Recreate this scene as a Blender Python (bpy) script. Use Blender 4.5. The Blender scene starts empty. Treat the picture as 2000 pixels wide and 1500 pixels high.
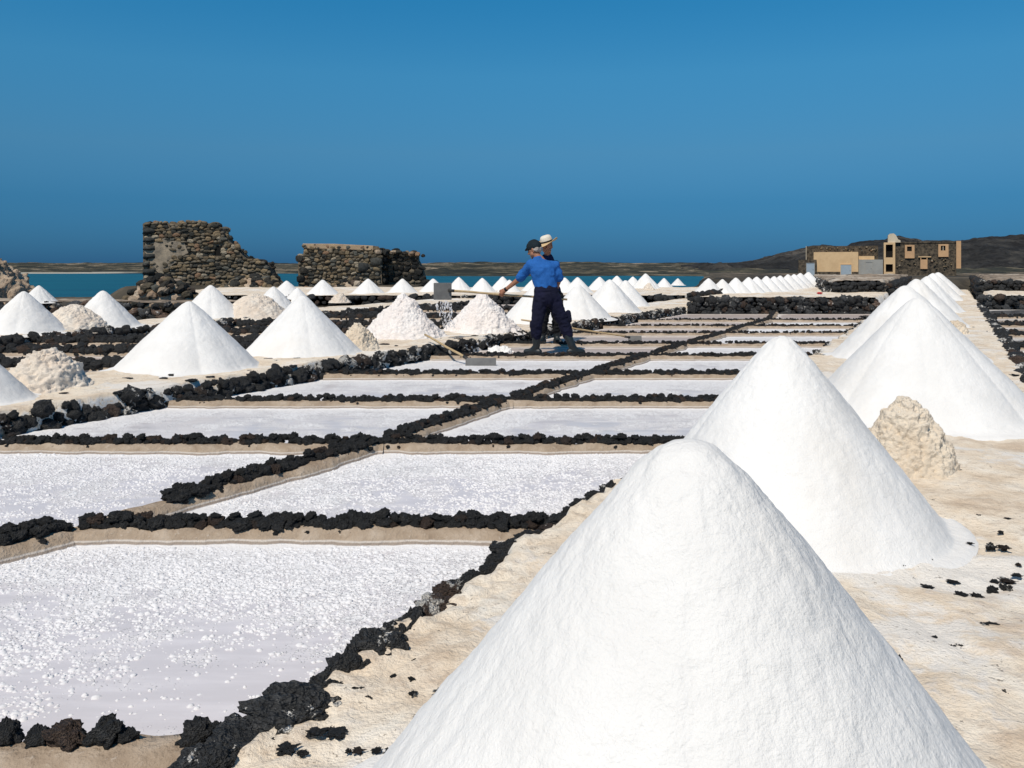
import bpy, bmesh, math, random
import numpy as np
from mathutils import Vector, Matrix, Euler
random.seed(7)
SC = bpy.context.scene
COL = SC.collection
# ------------------------------------------------------------------ camera, sky, sun, exposure
F, HY, CX, CAMZ = 1600.0, 515.0, 1000.0, 1.40      # measured: focal length and horizon in pixels of the 2000 px photograph
cam = bpy.data.cameras.new('camera'); camo = bpy.data.objects.new('camera', cam); COL.objects.link(camo)
cam.sensor_width = 36.0; cam.lens = 36.0 * F / 2000.0; cam.shift_y = (HY - 750.0) / 2000.0
cam.clip_start = 0.05; cam.clip_end = 9000.0
camo.location = (0, 0, CAMZ); camo.rotation_euler = (math.radians(90), 0, 0)
SC.camera = camo
SUN_TO = Vector((-0.40, -0.75, 1.20)).normalized()
SUN_EL = math.asin(SUN_TO.z)
w = bpy.data.worlds.new('World'); SC.world = w; w.use_nodes = True
wn, wl = w.node_tree.nodes, w.node_tree.links
wn.clear()
w_out = wn.new('ShaderNodeOutputWorld'); w_bg = wn.new('ShaderNodeBackground'); w_sky = wn.new('ShaderNodeTexSky')
w_sky.sky_type = 'NISHITA'; w_sky.sun_disc = False; w_sky.sun_elevation = SUN_EL
w_sky.sun_rotation = math.atan2(SUN_TO.x, SUN_TO.y); w_sky.air_density = 1.0; w_sky.dust_density = 0.3; w_sky.ozone_density = 2.0
w_tc = wn.new('ShaderNodeTexCoord'); w_sep = wn.new('ShaderNodeSeparateXYZ'); w_ramp = wn.new('ShaderNodeValToRGB')
w_mul = wn.new('ShaderNodeMixRGB'); w_mul.blend_type = 'MULTIPLY'; w_mul.inputs[0].default_value = 1.0
wl.new(w_tc.outputs['Generated'], w_sep.inputs[0]); wl.new(w_sep.outputs[2], w_ramp.inputs[0])
SKY_STOPS = [(0.0, (.046, .193, .545)), (.072, (.090, .314, .576)), (.133, (.194, .486, .676)), (.222, (.217, .700, .889)), (.306, (.144, .760, 1.00)), (.62, (.105, .46, .62)), (1.0, (.09, .38, .53))]
el = w_ramp.color_ramp.elements
for i, (p, c) in enumerate(SKY_STOPS):
    e = el[i] if i < 2 else el.new(p)
    e.position = p; e.color = (*c, 1)
wl.new(w_sky.outputs[0], w_mul.inputs[1]); wl.new(w_ramp.outputs[0], w_mul.inputs[2])
wl.new(w_mul.outputs[0], w_bg.inputs[0]); w_bg.inputs[1].default_value = 0.10
wl.new(w_bg.outputs[0], w_out.inputs[0])
sl = bpy.data.lights.new('sun', 'SUN'); sl.energy = 3.85; sl.angle = math.radians(0.5); sl.color = (1.0, 0.905, 0.775)
so = bpy.data.objects.new('sun', sl); COL.objects.link(so); so.rotation_euler = SUN_TO.to_track_quat('Z', 'Y').to_euler(); so.location = (-20, -20, 60)
SC.view_settings.view_transform = 'Standard'; SC.view_settings.look = 'None'; SC.view_settings.exposure = 0.0; SC.view_settings.gamma = 1.0
SC.view_settings.use_curve_mapping = False
SC.render.engine = 'CYCLES'
SC.cycles.max_bounces = 6; SC.cycles.diffuse_bounces = 3; SC.cycles.glossy_bounces = 3; SC.cycles.transmission_bounces = 2

# ------------------------------------------------------------------ helpers
def P(px, py, z=0.0):
    Y = F * (CAMZ - z) / (py - HY); return np.array(((px - CX) / F * Y, Y, z))
def Q(px, py, Y):
    return np.array(((px - CX) / F * Y, Y, CAMZ - (py - HY) / F * Y))
def hash3(ix, iy, iz, seed):
    with np.errstate(over='ignore'):
        h = (ix.astype(np.uint32) * np.uint32(374761393) + iy.astype(np.uint32) * np.uint32(668265263) + iz.astype(np.uint32) * np.uint32(2147483647) + np.uint32(seed * 144665 + 1013))
        h = (h ^ (h >> np.uint32(13))) * np.uint32(1274126177); h = (h ^ (h >> np.uint32(16))) * np.uint32(2246822519); h = h ^ (h >> np.uint32(15))
    return h.astype(np.float64) / 4294967295.0 * 2 - 1
def vnoise(p, seed=0):
    p = np.asarray(p, float); f = np.floor(p); i = f.astype(np.int64); t = p - f; t = t * t * t * (t * (t * 6 - 15) + 10)
    r = 0
    for dx in (0, 1):
        wx = t[..., 0] if dx else 1 - t[..., 0]
        for dy in (0, 1):
            wy = t[..., 1] if dy else 1 - t[..., 1]
            for dz in (0, 1):
                wz = t[..., 2] if dz else 1 - t[..., 2]
                r = r + wx * wy * wz * hash3(i[..., 0] + dx, i[..., 1] + dy, i[..., 2] + dz, seed)
    return r
def fbm(p, oct=4, seed=0, gain=.5):
    p = np.asarray(p, float); a, s, r = 1.0, 1.0, 0
    for k in range(oct):
        r = r + a * vnoise(p * s + 17.3 * k, seed + k); a *= gain; s *= 2.03
    return r
def fbm2(x, y, oct=4, seed=0, gain=.5):
    return fbm(np.stack([x, y, np.full_like(x, .37)], -1), oct, seed, gain)
def smooth(a, b, x):
    t = np.clip((np.asarray(x, float) - a) / (b - a), 0, 1); return t * t * (3 - 2 * t)

def mk_mesh(name, v, f, mat=None, sm=True):
    me = bpy.data.meshes.new(name)
    v = np.asarray(v, np.float32)
    if isinstance(f, np.ndarray):
        n, k = f.shape
        me.vertices.add(len(v)); me.vertices.foreach_set('co', v.ravel())
        me.loops.add(n * k); me.loops.foreach_set('vertex_index', f.astype(np.int32).ravel())
        me.polygons.add(n); me.polygons.foreach_set('loop_start', np.arange(0, n * k, k, dtype=np.int32))
        try: me.polygons.foreach_set('loop_total', np.full(n, k, np.int32))
        except Exception: pass
        me.update(calc_edges=True); me.validate()
    else:
        me.from_pydata([tuple(map(float, a)) for a in v], [], f); me.update()
    me.polygons.foreach_set('use_smooth', np.full(len(me.polygons), bool(sm)))
    if mat is not None: me.materials.append(mat)
    return me
def ob(name, me, parent=None, loc=(0, 0, 0), rot=(0, 0, 0), scale=(1, 1, 1)):
    o = bpy.data.objects.new(name, me); COL.objects.link(o); o.location = loc; o.rotation_euler = rot; o.scale = scale
    if parent is not None: o.parent = parent
    return o
def thing(o, label, cat, group=None):
    o['label'] = label; o['category'] = cat
    if group: o['group'] = group
    return o
def empty(name, loc, label, cat, group=None, rz=0):
    o = bpy.data.objects.new(name, None); COL.objects.link(o); o.location = loc; o.rotation_euler = (0, 0, rz); o.empty_display_size = .1
    return thing(o, label, cat, group)
def structure(o, kind='structure'):
    o['kind'] = kind; return o
def grid_faces(nu, nv, wrap=False):
    i = np.arange(nu - 1)[:, None]; j = np.arange(nv if wrap else nv - 1)[None, :]
    j2 = (j + 1) % nv
    a = i * nv + j; b = (i + 1) * nv + j; c = (i + 1) * nv + j2; d = i * nv + j2
    return np.stack([a, b, c, d], -1).reshape(-1, 4)
class MB:                                            # collects boxes, prisms and tubes into ONE mesh
    def __init__(s): s.v = []; s.f = []
    def add(s, v, f):
        n = len(s.v); s.v += [tuple(a) for a in v]; s.f += [tuple(i + n for i in q) for q in f]; return s
    def box(s, x0, x1, y0, y1, z0, z1):
        return s.add([(x0, y0, z0), (x1, y0, z0), (x1, y1, z0), (x0, y1, z0), (x0, y0, z1), (x1, y0, z1), (x1, y1, z1), (x0, y1, z1)],
                     [(0, 3, 2, 1), (4, 5, 6, 7), (0, 1, 5, 4), (1, 2, 6, 5), (2, 3, 7, 6), (3, 0, 4, 7)])
    def prism(s, poly, y0, y1):                      # poly of (x, z), counter-clockwise seen from -y
        n = len(poly)
        v = [(x, y0, z) for x, z in poly] + [(x, y1, z) for x, z in poly]
        f = [tuple(range(n)), tuple(range(2 * n - 1, n - 1, -1))] + [(i, i + n, (i + 1) % n + n, (i + 1) % n) for i in range(n)]
        return s.add(v, f)
    def tube(s, pts, rad, seg=10):
        pts = [Vector(p) for p in pts]; v = []; f = []
        for i, p in enumerate(pts):
            d = (pts[min(i + 1, len(pts) - 1)] - pts[max(i - 1, 0)]).normalized()
            a = d.orthogonal().normalized(); b = d.cross(a); r = rad[i] if isinstance(rad, (list, tuple)) else rad
            v += [p + r * (math.cos(t) * a + math.sin(t) * b) for t in [2 * math.pi * k / seg for k in range(seg)]]
        for i in range(len(pts) - 1):
            f += [(i * seg + k, i * seg + (k + 1) % seg, (i + 1) * seg + (k + 1) % seg, (i + 1) * seg + k) for k in range(seg)]
        f += [tuple(range(seg - 1, -1, -1)), tuple(range((len(pts) - 1) * seg, len(pts) * seg))]
        return s.add(v, f)
    def mesh(s, name, mat, sm=False, bevel=0):
        me = mk_mesh(name, s.v, s.f, mat, sm)
        if bevel:
            bm = bmesh.new(); bm.from_mesh(me)
            bmesh.ops.bevel(bm, geom=bm.edges[:], offset=bevel, segments=2, affect='EDGES', profile=.5, clamp_overlap=True)
            bm.to_mesh(me); bm.free()
        return me

# ------------------------------------------------------------------ materials
class M:
    def __init__(s, name, rough=.9, spec=.25):
        s.m = bpy.data.materials.new(name); s.m.use_nodes = True; s.n = s.m.node_tree.nodes; s.l = s.m.node_tree.links
        s.b = s.n['Principled BSDF']; s.b.inputs['Roughness'].default_value = rough; s.b.inputs['Specular IOR Level'].default_value = spec
    def set(s, sock, val):
        if hasattr(val, 'is_linked') or isinstance(val, bpy.types.NodeSocket): s.l.new(val, sock)
        elif isinstance(val, (tuple, list)) and len(val) == 3 and sock.type == 'RGBA': sock.default_value = (*val, 1)
        else: sock.default_value = val
    def pos(s):
        g = s.n.new('ShaderNodeNewGeometry'); return g.outputs['Position']
    def obj(s): return s.n.new('ShaderNodeTexCoord').outputs['Object']
    def rnd(s): return s.n.new('ShaderNodeObjectInfo').outputs['Random']
    def nz(s):
        g = s.n.new('ShaderNodeNewGeometry'); x = s.n.new('ShaderNodeSeparateXYZ'); s.l.new(g.outputs['Normal'], x.inputs[0]); return x.outputs[2]
    def xyz(s, v, k):
        x = s.n.new('ShaderNodeSeparateXYZ'); s.l.new(v, x.inputs[0]); return x.outputs[k]
    def map(s, v, scale=(1, 1, 1), rot=(0, 0, 0)):
        x = s.n.new('ShaderNodeMapping'); s.l.new(v, x.inputs[0]); x.inputs['Scale'].default_value = scale; x.inputs['Rotation'].default_value = rot; return x.outputs[0]
    def noise(s, v, scale, det=4, rough=.55, dist=0, col=False):
        x = s.n.new('ShaderNodeTexNoise'); s.l.new(v, x.inputs['Vector']); x.inputs['Scale'].default_value = scale; x.inputs['Detail'].default_value = det
        x.inputs['Roughness'].default_value = rough; x.inputs['Distortion'].default_value = dist; return x.outputs['Color' if col else 'Fac']
    def vor(s, v, scale, feat='F1', out='Distance', rnd=1):
        x = s.n.new('ShaderNodeTexVoronoi'); x.feature = feat; s.l.new(v, x.inputs['Vector']); x.inputs['Scale'].default_value = scale
        x.inputs['Randomness'].default_value = rnd; return x.outputs[out]
    def rng(s, v, a, b, c=0, d=1, sm=True):
        x = s.n.new('ShaderNodeMapRange'); x.interpolation_type = 'SMOOTHSTEP' if sm else 'LINEAR'
        s.set(x.inputs[0], v); x.inputs[1].default_value = a; x.inputs[2].default_value = b; x.inputs[3].default_value = c; x.inputs[4].default_value = d; return x.outputs[0]
    def math(s, op, a, b=0):
        x = s.n.new('ShaderNodeMath'); x.operation = op; s.set(x.inputs[0], a); s.set(x.inputs[1], b); return x.outputs[0]
    def mix(s, fac, a, b, mode='MIX'):
        x = s.n.new('ShaderNodeMixRGB'); x.blend_type = mode; s.set(x.inputs[0], fac); s.set(x.inputs[1], a); s.set(x.inputs[2], b); return x.outputs[0]
    def ramp(s, v, stops, const=False):
        x = s.n.new('ShaderNodeValToRGB'); s.l.new(v, x.inputs[0]); e = x.color_ramp.elements
        if const: x.color_ramp.interpolation = 'CONSTANT'
        for i, (p, c) in enumerate(stops):
            q = e[i] if i < 2 else e.new(p)
            q.position = p; q.color = (*c, 1)
        return x.outputs[0]
    def bump(s, h, dist, strength=1.0, nrm=None):
        x = s.n.new('ShaderNodeBump'); s.l.new(h, x.inputs['Height']); x.inputs['Distance'].default_value = dist; x.inputs['Strength'].default_value = strength
        if nrm is not None: s.l.new(nrm, x.inputs['Normal'])
        return x.outputs[0]
    def out(s, col=None, nrm=None, rough=None):
        if col is not None: s.set(s.b.inputs['Base Color'], col)
        if nrm is not None: s.l.new(nrm, s.b.inputs['Normal'])
        if rough is not None: s.set(s.b.inputs['Roughness'], rough)
        return s.m

def m_salt(name, c1, c2, clump=1.0, stain=0.0):
    m = M(name, .75, .3); p = m.pos()
    n1 = m.noise(p, 3.2, 3); n2 = m.noise(p, 26, 5, .65); n3 = m.noise(p, 120, 3, .6)
    n4 = m.noise(m.map(p, (1, 1, .35)), 1.5, 4, .6); col = m.mix(m.rng(n1, .35, .68), c1, c2); col = m.mix(m.math('MULTIPLY', m.rng(n4, .50, .70), .5), col, tuple(x * y for x, y in zip(c2, (.97, .94, .90))))
    col = m.mix(m.math('MULTIPLY', m.rng(n2, .55, .75), .55), col, c2)
    if stain: col = m.mix(m.math('MULTIPLY', m.rng(m.noise(p, 7, 5, .6), .52, .72), stain), col, (.55, .44, .33))
    h = m.math('ADD', m.math('MULTIPLY', n2, 1.0), m.math('MULTIPLY', n3, .48))
    return m.out(col, m.bump(h, .010 * clump, .6))
M_SALT = m_salt('white_salt', (.83, .825, .815), (.77, .765, .755))
M_LUMPY = m_salt('pinkish_salt', (.80, .74, .71), (.84, .81, .79), 2.0)
M_TANSALT = m_salt('tan_salt', (.70, .61, .52), (.77, .71, .63), 2.5, .35)
M_TANSALT2 = m_salt('sandy_salt', (.66, .56, .44), (.74, .66, .55), 2.5, .5)
def m_earth():
    m = M('spoil_earth', .95, .1); p = m.pos(); n = m.noise(p, 2.2, 6, .7); n2 = m.noise(p, 9, 5, .65)
    c = m.ramp(n, [(.3, (.28, .21, .15)), (.5, (.45, .35, .26)), (.7, (.56, .48, .38))])
    c = m.mix(m.math("MULTIPLY", m.rng(n2, .54, .66), .6), c, (.20, .15, .11))
    return m.out(c, m.bump(n2, .1, .9))
M_EARTH = m_earth()
def m_lava(name, salt=0.0, tone=1.0):
    m = M(name, .74, .42); o = m.obj(); r = m.rnd(); p = m.pos()
    n = m.noise(o, 2.2, 5, .65); v = m.vor(o, 7.5); v2 = m.vor(o, 17)
    t = tone * 1.75
    c = m.ramp(n, [(.3, (.010 * t, .011 * t, .012 * t)), (.55, (.022 * t, .023 * t, .0245 * t)), (.68, (.046 * t, .046 * t, .046 * t)), (.85, (.085 * t, .082 * t, .078 * t))])
    brown = m.mix(m.rng(n, .3, .7), (.032 * t, .020 * t, .015 * t), (.062 * t, .043 * t, .033 * t))
    c = m.mix(m.rng(r, .86, .89), c, brown)
    c = m.mix(m.rng(v, .08, .34, .85, 0), c, (.006, .006, .007)); c = m.mix(m.rng(v2, .05, .3, .6, 0), c, (.006, .006, .007))
    if salt:
        s = m.rng(m.noise(p, 11, 5, .7), .62 - salt * .22, .66 - salt * .2)
        c = m.mix(s, c, (.74, .72, .68))
    h = m.math('ADD', m.math('MULTIPLY', v, .8), m.math('ADD', m.math('MULTIPLY', v2, .4), m.math('MULTIPLY', n, .7)))
    return m.out(c, m.bump(h, .035, 1.0))
M_LAVA = m_lava('black_lava'); M_LAVA_SALT = m_lava('salt_crusted_lava', .55); M_LAVA_FEW = m_lava('lava_with_salt_specks', .12)
M_LAVA_GREY = m_lava('grey_lava', .1, 1.9)
def m_sand():
    m = M('pan_sand', .9, .2); p = m.pos(); z = m.xyz(p, 2)
    n = m.noise(p, 9, 5, .6); n2 = m.noise(p, 45, 4, .6); n3 = m.noise(p, 2.1, 3)
    c = m.ramp(n, [(.3, (.29, .22, .16)), (.5, (.38, .30, .225)), (.72, (.47, .39, .31))])
    c = m.mix(m.math('MULTIPLY', m.rng(n2, .58, .72), .4), c, (.60, .54, .47))
    zz = m.math('ADD', z, m.math('MULTIPLY', m.math('SUBTRACT', n, .5), .014))
    wet = m.rng(zz, .010, .024, 1, 0)
    c = m.mix(m.math('MULTIPLY', wet, .75), c, (.30, .255, .225))
    crust = m.math('MULTIPLY', m.rng(zz, .013, .017), m.rng(zz, .019, .026, 1, 0))
    c = m.mix(m.math('MULTIPLY', crust, .8), c, (.62, .575, .53))
    c = m.mix(m.rng(zz, .000, .006, .9, 0), c, (.74, .725, .73))
    return m.out(c, m.bump(m.math('ADD', n, m.math('MULTIPLY', n2, .5)), .03, .8))
M_SAND = m_sand()
def m_bank():
    m = M('salt_crust_bank', .85, .25); p = m.pos(); z = m.xyz(p, 2)
    n = m.noise(p, .9, 5, .6, .3); n1 = m.noise(p, 3.3, 6, .62, .4); n2 = m.noise(p, 17, 5, .65); n3 = m.noise(p, 70, 4, .65)
    c = m.ramp(n1, [(.30, (.66, .535, .40)), (.46, (.79, .68, .545)), (.6, (.84, .76, .645)), (.75, (.85, .81, .735))])
    c = m.mix(m.math('MULTIPLY', m.rng(n2, .50, .66), .45), c, (.46, .36, .27))
    white = m.rng(m.math('ADD', n, m.math('MULTIPLY', n2, .22)), .635, .71)
    c = m.mix(m.math('MULTIPLY', white, .85), c, (.83, .80, .755))
    br = m.rng(m.noise(m.map(p, (1, 1.6, 1)), 1.6, 5, .65), .54, .68); c = m.mix(m.math('MULTIPLY', br, .55), c, (.52, .40, .295))
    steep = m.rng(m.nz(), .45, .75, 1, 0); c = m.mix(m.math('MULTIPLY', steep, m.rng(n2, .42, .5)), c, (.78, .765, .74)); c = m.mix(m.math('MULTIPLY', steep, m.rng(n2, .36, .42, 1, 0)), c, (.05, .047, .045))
    pk = m.noise(p, 31, 3, .75); sp = m.math('MULTIPLY', m.rng(pk, .63, .68), m.rng(n1, .40, .55))
    c = m.mix(m.math('MULTIPLY', sp, .7), c, (.12, .095, .075))
    h = m.math('ADD', m.math('MULTIPLY', n2, 1.0), m.math('ADD', m.math('MULTIPLY', n3, .7), m.math('MULTIPLY', n1, .5)))
    gr = m.noise(p, 160, 2, .7); c = m.mix(m.math('MULTIPLY', m.rng(gr, .60, .72), .35), c, (.36, .29, .22))
    return m.out(c, m.bump(h, .018, .8))
M_BANK = m_bank()
def m_terrace():
    m = M('dusty_terrace', .95, .1); p = m.pos(); n = m.noise(p, .5, 6, .65); n2 = m.noise(p, 3, 5, .65)
    c = m.ramp(n, [(.33, (.10, .085, .07)), (.48, (.30, .24, .185)), (.6, (.47, .41, .34)), (.75, (.62, .58, .52))])
    c = m.mix(m.rng(n2, .55, .68), c, (.09, .08, .07))
    return m.out(c, m.bump(n2, .06, .8))
M_TERRACE = m_terrace()
def m_ground():
    m = M('lava_ground', .95, .1); p = m.pos(); q = m.map(p, (1, .35, 1)); n = m.noise(q, .09, 7, .68); n2 = m.noise(q, .7, 6, .7)
    c = m.ramp(n, [(.36, (.035, .034, .030)), (.5, (.085, .074, .058)), (.60, (.21, .17, .125)), (.72, (.36, .30, .235))])
    c = m.mix(m.math('MULTIPLY', m.rng(n2, .48, .66), .75), c, (.032, .031, .028))
    return m.out(c, m.bump(n2, .3, .8))
M_GROUND = m_ground()
def m_hills():
    m = M('volcanic_hill', .95, .1); p = m.pos(); n = m.noise(p, .035, 8, .72); n2 = m.noise(p, .22, 6, .7)
    c = m.ramp(n, [(.38, (.022, .022, .022)), (.5, (.042, .042, .042)), (.58, (.072, .068, .062)), (.70, (.16, .14, .12))])
    c = m.mix(m.math('MULTIPLY', m.rng(n2, .48, .58), .75), c, (.018, .018, .019))
    return m.out(c, m.bump(n2, 2.0, 1.0))
M_HILLS = m_hills()
def m_shore():
    m = M('far_shore_land', .95, .1); p = m.pos(); q = m.map(p, (.05, .05, 1.1)); n = m.noise(q, 1.0, 7, .7); n2 = m.noise(m.map(p, (.25, .25, 2.5)), 1.0, 5, .7)
    c = m.ramp(n, [(.40, (.028, .030, .025)), (.5, (.070, .067, .048)), (.56, (.15, .13, .09)), (.64, (.34, .28, .21))])
    c = m.mix(m.math('MULTIPLY', m.rng(n2, .48, .58), .8), c, (.026, .029, .026))
    z = m.xyz(p, 2)
    c = m.mix(m.math('MULTIPLY', m.rng(z, -.98, -.86, 1, 0), m.rng(m.xyz(p, 0), -112, -98, 1, 0)), c, (.42, .40, .34))
    return m.out(c, m.bump(n2, .5, .8))
M_SHORE = m_shore()
def m_sea():
    m = M('lagoon_water', .35, .22); p = m.pos(); q = m.map(p, (.6, 1.6, 1)); n = m.noise(q, .8, 5, .6); n2 = m.noise(m.map(p, (.02, .09, 1)), 1, 4, .6)
    c = m.mix(m.rng(n2, .35, .65), (.004, .062, .085), (.006, .090, .115))
    return m.out(c, m.bump(n, .12, .6))
M_SEA = m_sea()
def m_pan(name, water, white, dens, gloss, streak):
    """shallow brine over pale clay with floating salt; 'pan' attribute = distance to the far rim (0 near side .. 1 far side)"""
    m = M(name, .3, .35); p = m.pos()
    a = m.n.new('ShaderNodeAttribute'); a.attribute_name = 'rim'; rim = a.outputs['Fac']
    big = m.noise(p, 1.7, 4, .6, .6); med = m.noise(p, 6, 4, .6); st = m.noise(m.map(p, (1.2, 7, 1), (0, 0, .1)), 1.6, 4, .6)
    v = m.vor(p, 46); v2 = m.vor(p, 105); nn = m.noise(p, 30, 3, .6)
    field = m.math('ADD', m.math('MULTIPLY', big, .55), m.math('MULTIPLY', med, .45))
    field = m.math('ADD', field, m.math('MULTIPLY', m.math('SUBTRACT', rim, .5), .30))
    thr = m.rng(field, .62 - dens, .36 + .42 - dens, .0, .62, False)
    dots = m.math('MULTIPLY', m.rng(m.math('SUBTRACT', thr, v), -.04, .05), 1.0)
    thr2 = m.rng(field, .60 - dens, .85 - dens, .0, .70, False)
    dots2 = m.rng(m.math('SUBTRACT', thr2, v2), -.05, .06)
    c = m.mix(m.rng(st, .38, .68), water, tuple(min(.9, x * 1.10 + .01) for x in water))
    skin = m.math('MULTIPLY', m.rng(m.math('ADD', field, m.math('MULTIPLY', st, streak)), .60 + streak * .5 - dens, .78 + streak * .5 - dens), .55)
    c = m.mix(skin, c, white)
    mask = m.math('MAXIMUM', dots, m.math('MULTIPLY', dots2, .7))
    edge = m.rng(m.math('ADD', rim, m.math('MULTIPLY', m.math('SUBTRACT', med, .5), .10)), .90, .985)
    mask = m.math('MAXIMUM', mask, edge)
    c = m.mix(mask, c, white)
    h = m.math('ADD', m.math('MULTIPLY', mask, .7), m.math('MULTIPLY', m.math('MULTIPLY', mask, nn), .8))
    rgh = m.rng(m.math('MAXIMUM', mask, skin), 0, .6, gloss, .8)
    return m.out(c, m.bump(h, .010, .9), rgh)
WHITE = (.82, .82, .84)
M_PAN_NEAR = m_pan('brine_with_salt_crystals', (.655, .63, .66), WHITE, .20, .30, .2)
M_PAN_MID = m_pan('brine_with_salt_skin', (.64, .62, .64), WHITE, .22, .28, .35)
M_PAN_FAR = m_pan('brine_white_skin', (.66, .635, .645), WHITE, .28, .28, .5)
M_PAN_BROWN = m_pan('brown_brine', (.47, .40, .365), (.72, .67, .64), -.04, .42, .3)
M_PAN_BLUE = m_pan('clear_brine', (.22, .22, .23), (.6, .58, .56), -.2, .05, .3)
def m_stone_var(name, stops, bumpd=.03):
    m = M(name, .92, .15); o = m.obj(); r = m.rnd(); n = m.noise(o, 2.6, 5, .65); n2 = m.noise(o, 9, 4, .65)
    c = m.ramp(r, stops, True); c = m.mix(m.rng(n, .3, .75), c, m.mix(1.0, c, (.55, .52, .48), 'MULTIPLY'))
    return m.out(c, m.bump(m.math('ADD', n, m.math('MULTIPLY', n2, .5)), bumpd, 1.0))
RUIN_STOPS = [(0, (.052, .054, .050)), (.16, (.11, .096, .072)), (.34, (.175, .14, .095)), (.52, (.23, .185, .122)), (.66, (.13, .132, .118)), (.78, (.29, .225, .145)), (.88, (.38, .335, .26)), (.95, (.29, .19, .125))]
M_RUIN = m_stone_var('ruin_stone', RUIN_STOPS)
M_RUIN_DARK = m_stone_var('dark_ruin_stone', [(0, (.022, .024, .025)), (.3, (.036, .037, .036)), (.6, (.055, .052, .046)), (.85, (.10, .088, .07))])
M_RUBBLE = m_stone_var('rubble_stone', [(0, (.34, .25, .18)), (.3, (.05, .047, .042)), (.55, (.42, .34, .26)), (.75, (.10, .08, .065)), (.9, (.5, .44, .36))])
M_QUOIN = m_stone_var('dressed_stone', [(0, (.05, .055, .056)), (.5, (.075, .078, .074))])
def m_plain(name, c, c2=None, rough=.85, scale=8, bumpd=.01, spec=.2, obj=True):
    m = M(name, rough, spec); o = m.obj() if obj else m.pos(); n = m.noise(o, scale, 5, .65)
    col = m.mix(m.rng(n, .3, .7), c, c2 or tuple(x * .8 for x in c))
    return m.out(col, m.bump(n, bumpd, .7))
M_SMALLST = m_plain('small_ruin_stone', (.22, .18, .125), (.075, .070, .060), .95, 3.2, .04)
M_MORTAR = m_plain('ruin_mortar', (.19, .15, .105), (.10, .082, .062), .95, 1.5, .1)
M_PLASTER = m_plain('old_plaster', (.36, .30, .225), (.15, .135, .115), .95, 2.6, .06)
M_TANMUD = m_plain('tan_wall_cap', (.42, .32, .21), (.30, .22, .15), .95, 2.0, .05)
# ------------------------------------------------------------------ rocks shared by every stone part
def rock_mesh(name, sub, seed, mat, boxy=0.0, lump=.24, fine=.13, flat=False):
    bm = bmesh.new(); bmesh.ops.create_icosphere(bm, subdivisions=sub, radius=1.0)
    v = np.array([a.co[:] for a in bm.verts]); f = np.array([[q.index for q in a.verts] for a in bm.faces]); bm.free()
    n = v.copy()
    if boxy:
        mx = np.abs(v).max(1, keepdims=True); v = v * (1 - boxy) + v / mx * .8 * boxy
    rs = np.random.RandomState(seed)
    for k in range(5):                               # broken facets
        d = rs.normal(size=3); d /= np.linalg.norm(d); t = rs.uniform(.62, .9); e = v @ d - t
        v = v - np.clip(e, 0, None)[:, None] * d * .85
    o = rs.uniform(-50, 50, 3)
    v = v * (1 + lump * fbm(n * 1.7 + o, 3, seed)[:, None])
    if sub >= 3 or not boxy:
        rg = np.abs(fbm(n * 2.6 + o, 3, seed + 9, .6)); v = v * (1 - fine * 3.2 * (.45 - rg).clip(-.2, .45)[:, None])
        if sub >= 4: v = v + n * (.045 * fbm(n * 13 + o, 2, seed + 31) - .06 * smooth(.2, .5, fbm(n * 9 + o, 1, seed + 5)))[:, None]
    v = v / np.abs(v).max(0)
    return mk_mesh(name, v, f, mat, flat is False)
def rock_set(tag, mat, subs, n, **k):
    return [rock_mesh(tag, subs, 100 + i * 7 + subs, mat, **k) for i in range(n)]
R_NEAR = rock_set('lava_stone', M_LAVA, 4, 9); R_MID = rock_set('lava_stone', M_LAVA, 3, 9); R_FAR = rock_set('lava_stone', M_LAVA, 2, 8)
RS_NEAR = rock_set('salted_stone', M_LAVA_SALT, 4, 5); RS_MID = rock_set('salted_stone', M_LAVA_SALT, 3, 6)
RF_NEAR = rock_set('specked_stone', M_LAVA_FEW, 5, 6, fine=.075); RF_MID = rock_set('specked_stone', M_LAVA_FEW, 3, 6)
R_FRAG = rock_set('lava_flake', M_LAVA_FEW, 4, 10, lump=.62, fine=.22)
RG_MID = rock_set('grey_stone', M_LAVA_GREY, 3, 6)
RU = rock_set('ruin_stone', M_RUIN, 2, 8, boxy=.62, lump=.13, flat=True); RUD = rock_set('ruin_stone', M_RUIN_DARK, 2, 6, boxy=.5, lump=.2, flat=True)
RB_ = rock_set('rubble_stone', M_RUBBLE, 2, 6, boxy=.4, lump=.25, flat=True); RQ = rock_set('quoin', M_QUOIN, 2, 3, boxy=.9, lump=.08)
NSTONE = 0
def stone(parent, meshes, loc, size, rot=None, name='stone', base=None):
    global NSTONE; NSTONE += 1
    r = rot if rot is not None else (random.uniform(-.5, .5), random.uniform(-.5, .5), random.uniform(0, 6.28))
    l = loc if base is None else (loc[0] - base[0], loc[1] - base[1], loc[2] - base[2])
    return ob(name, random.choice(meshes), parent, l, r, size)

# ------------------------------------------------------------------ layout lines of the salt works (metres)
def LBf(y): return -4.03 + .55 * (y - 6.8)           # left bank, edge towards the pans
def LBr(y): return LBf(y) - 1.95
def L2f(y): return -8.15 + .535 * (y - 13.9)         # second bank further left
def L2r(y): return L2f(y) - 1.95
def RBl(y): return -.58 + .535 * (y - 2.44)          # right bank
def RBr(y): return RBl(y) + 2.80
ROWS = [.4, 2.27, 4.16, 6.1, 8.0, 9.93, 11.9, 13.7, 15.8, 17.6, 19.5, 22.75]
CEN = [-5.6, -3.85, -2.2, -1.01, -.05, .93, 1.97, 2.91, 4.10, 5.0, 6.1, 7.3]

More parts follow.
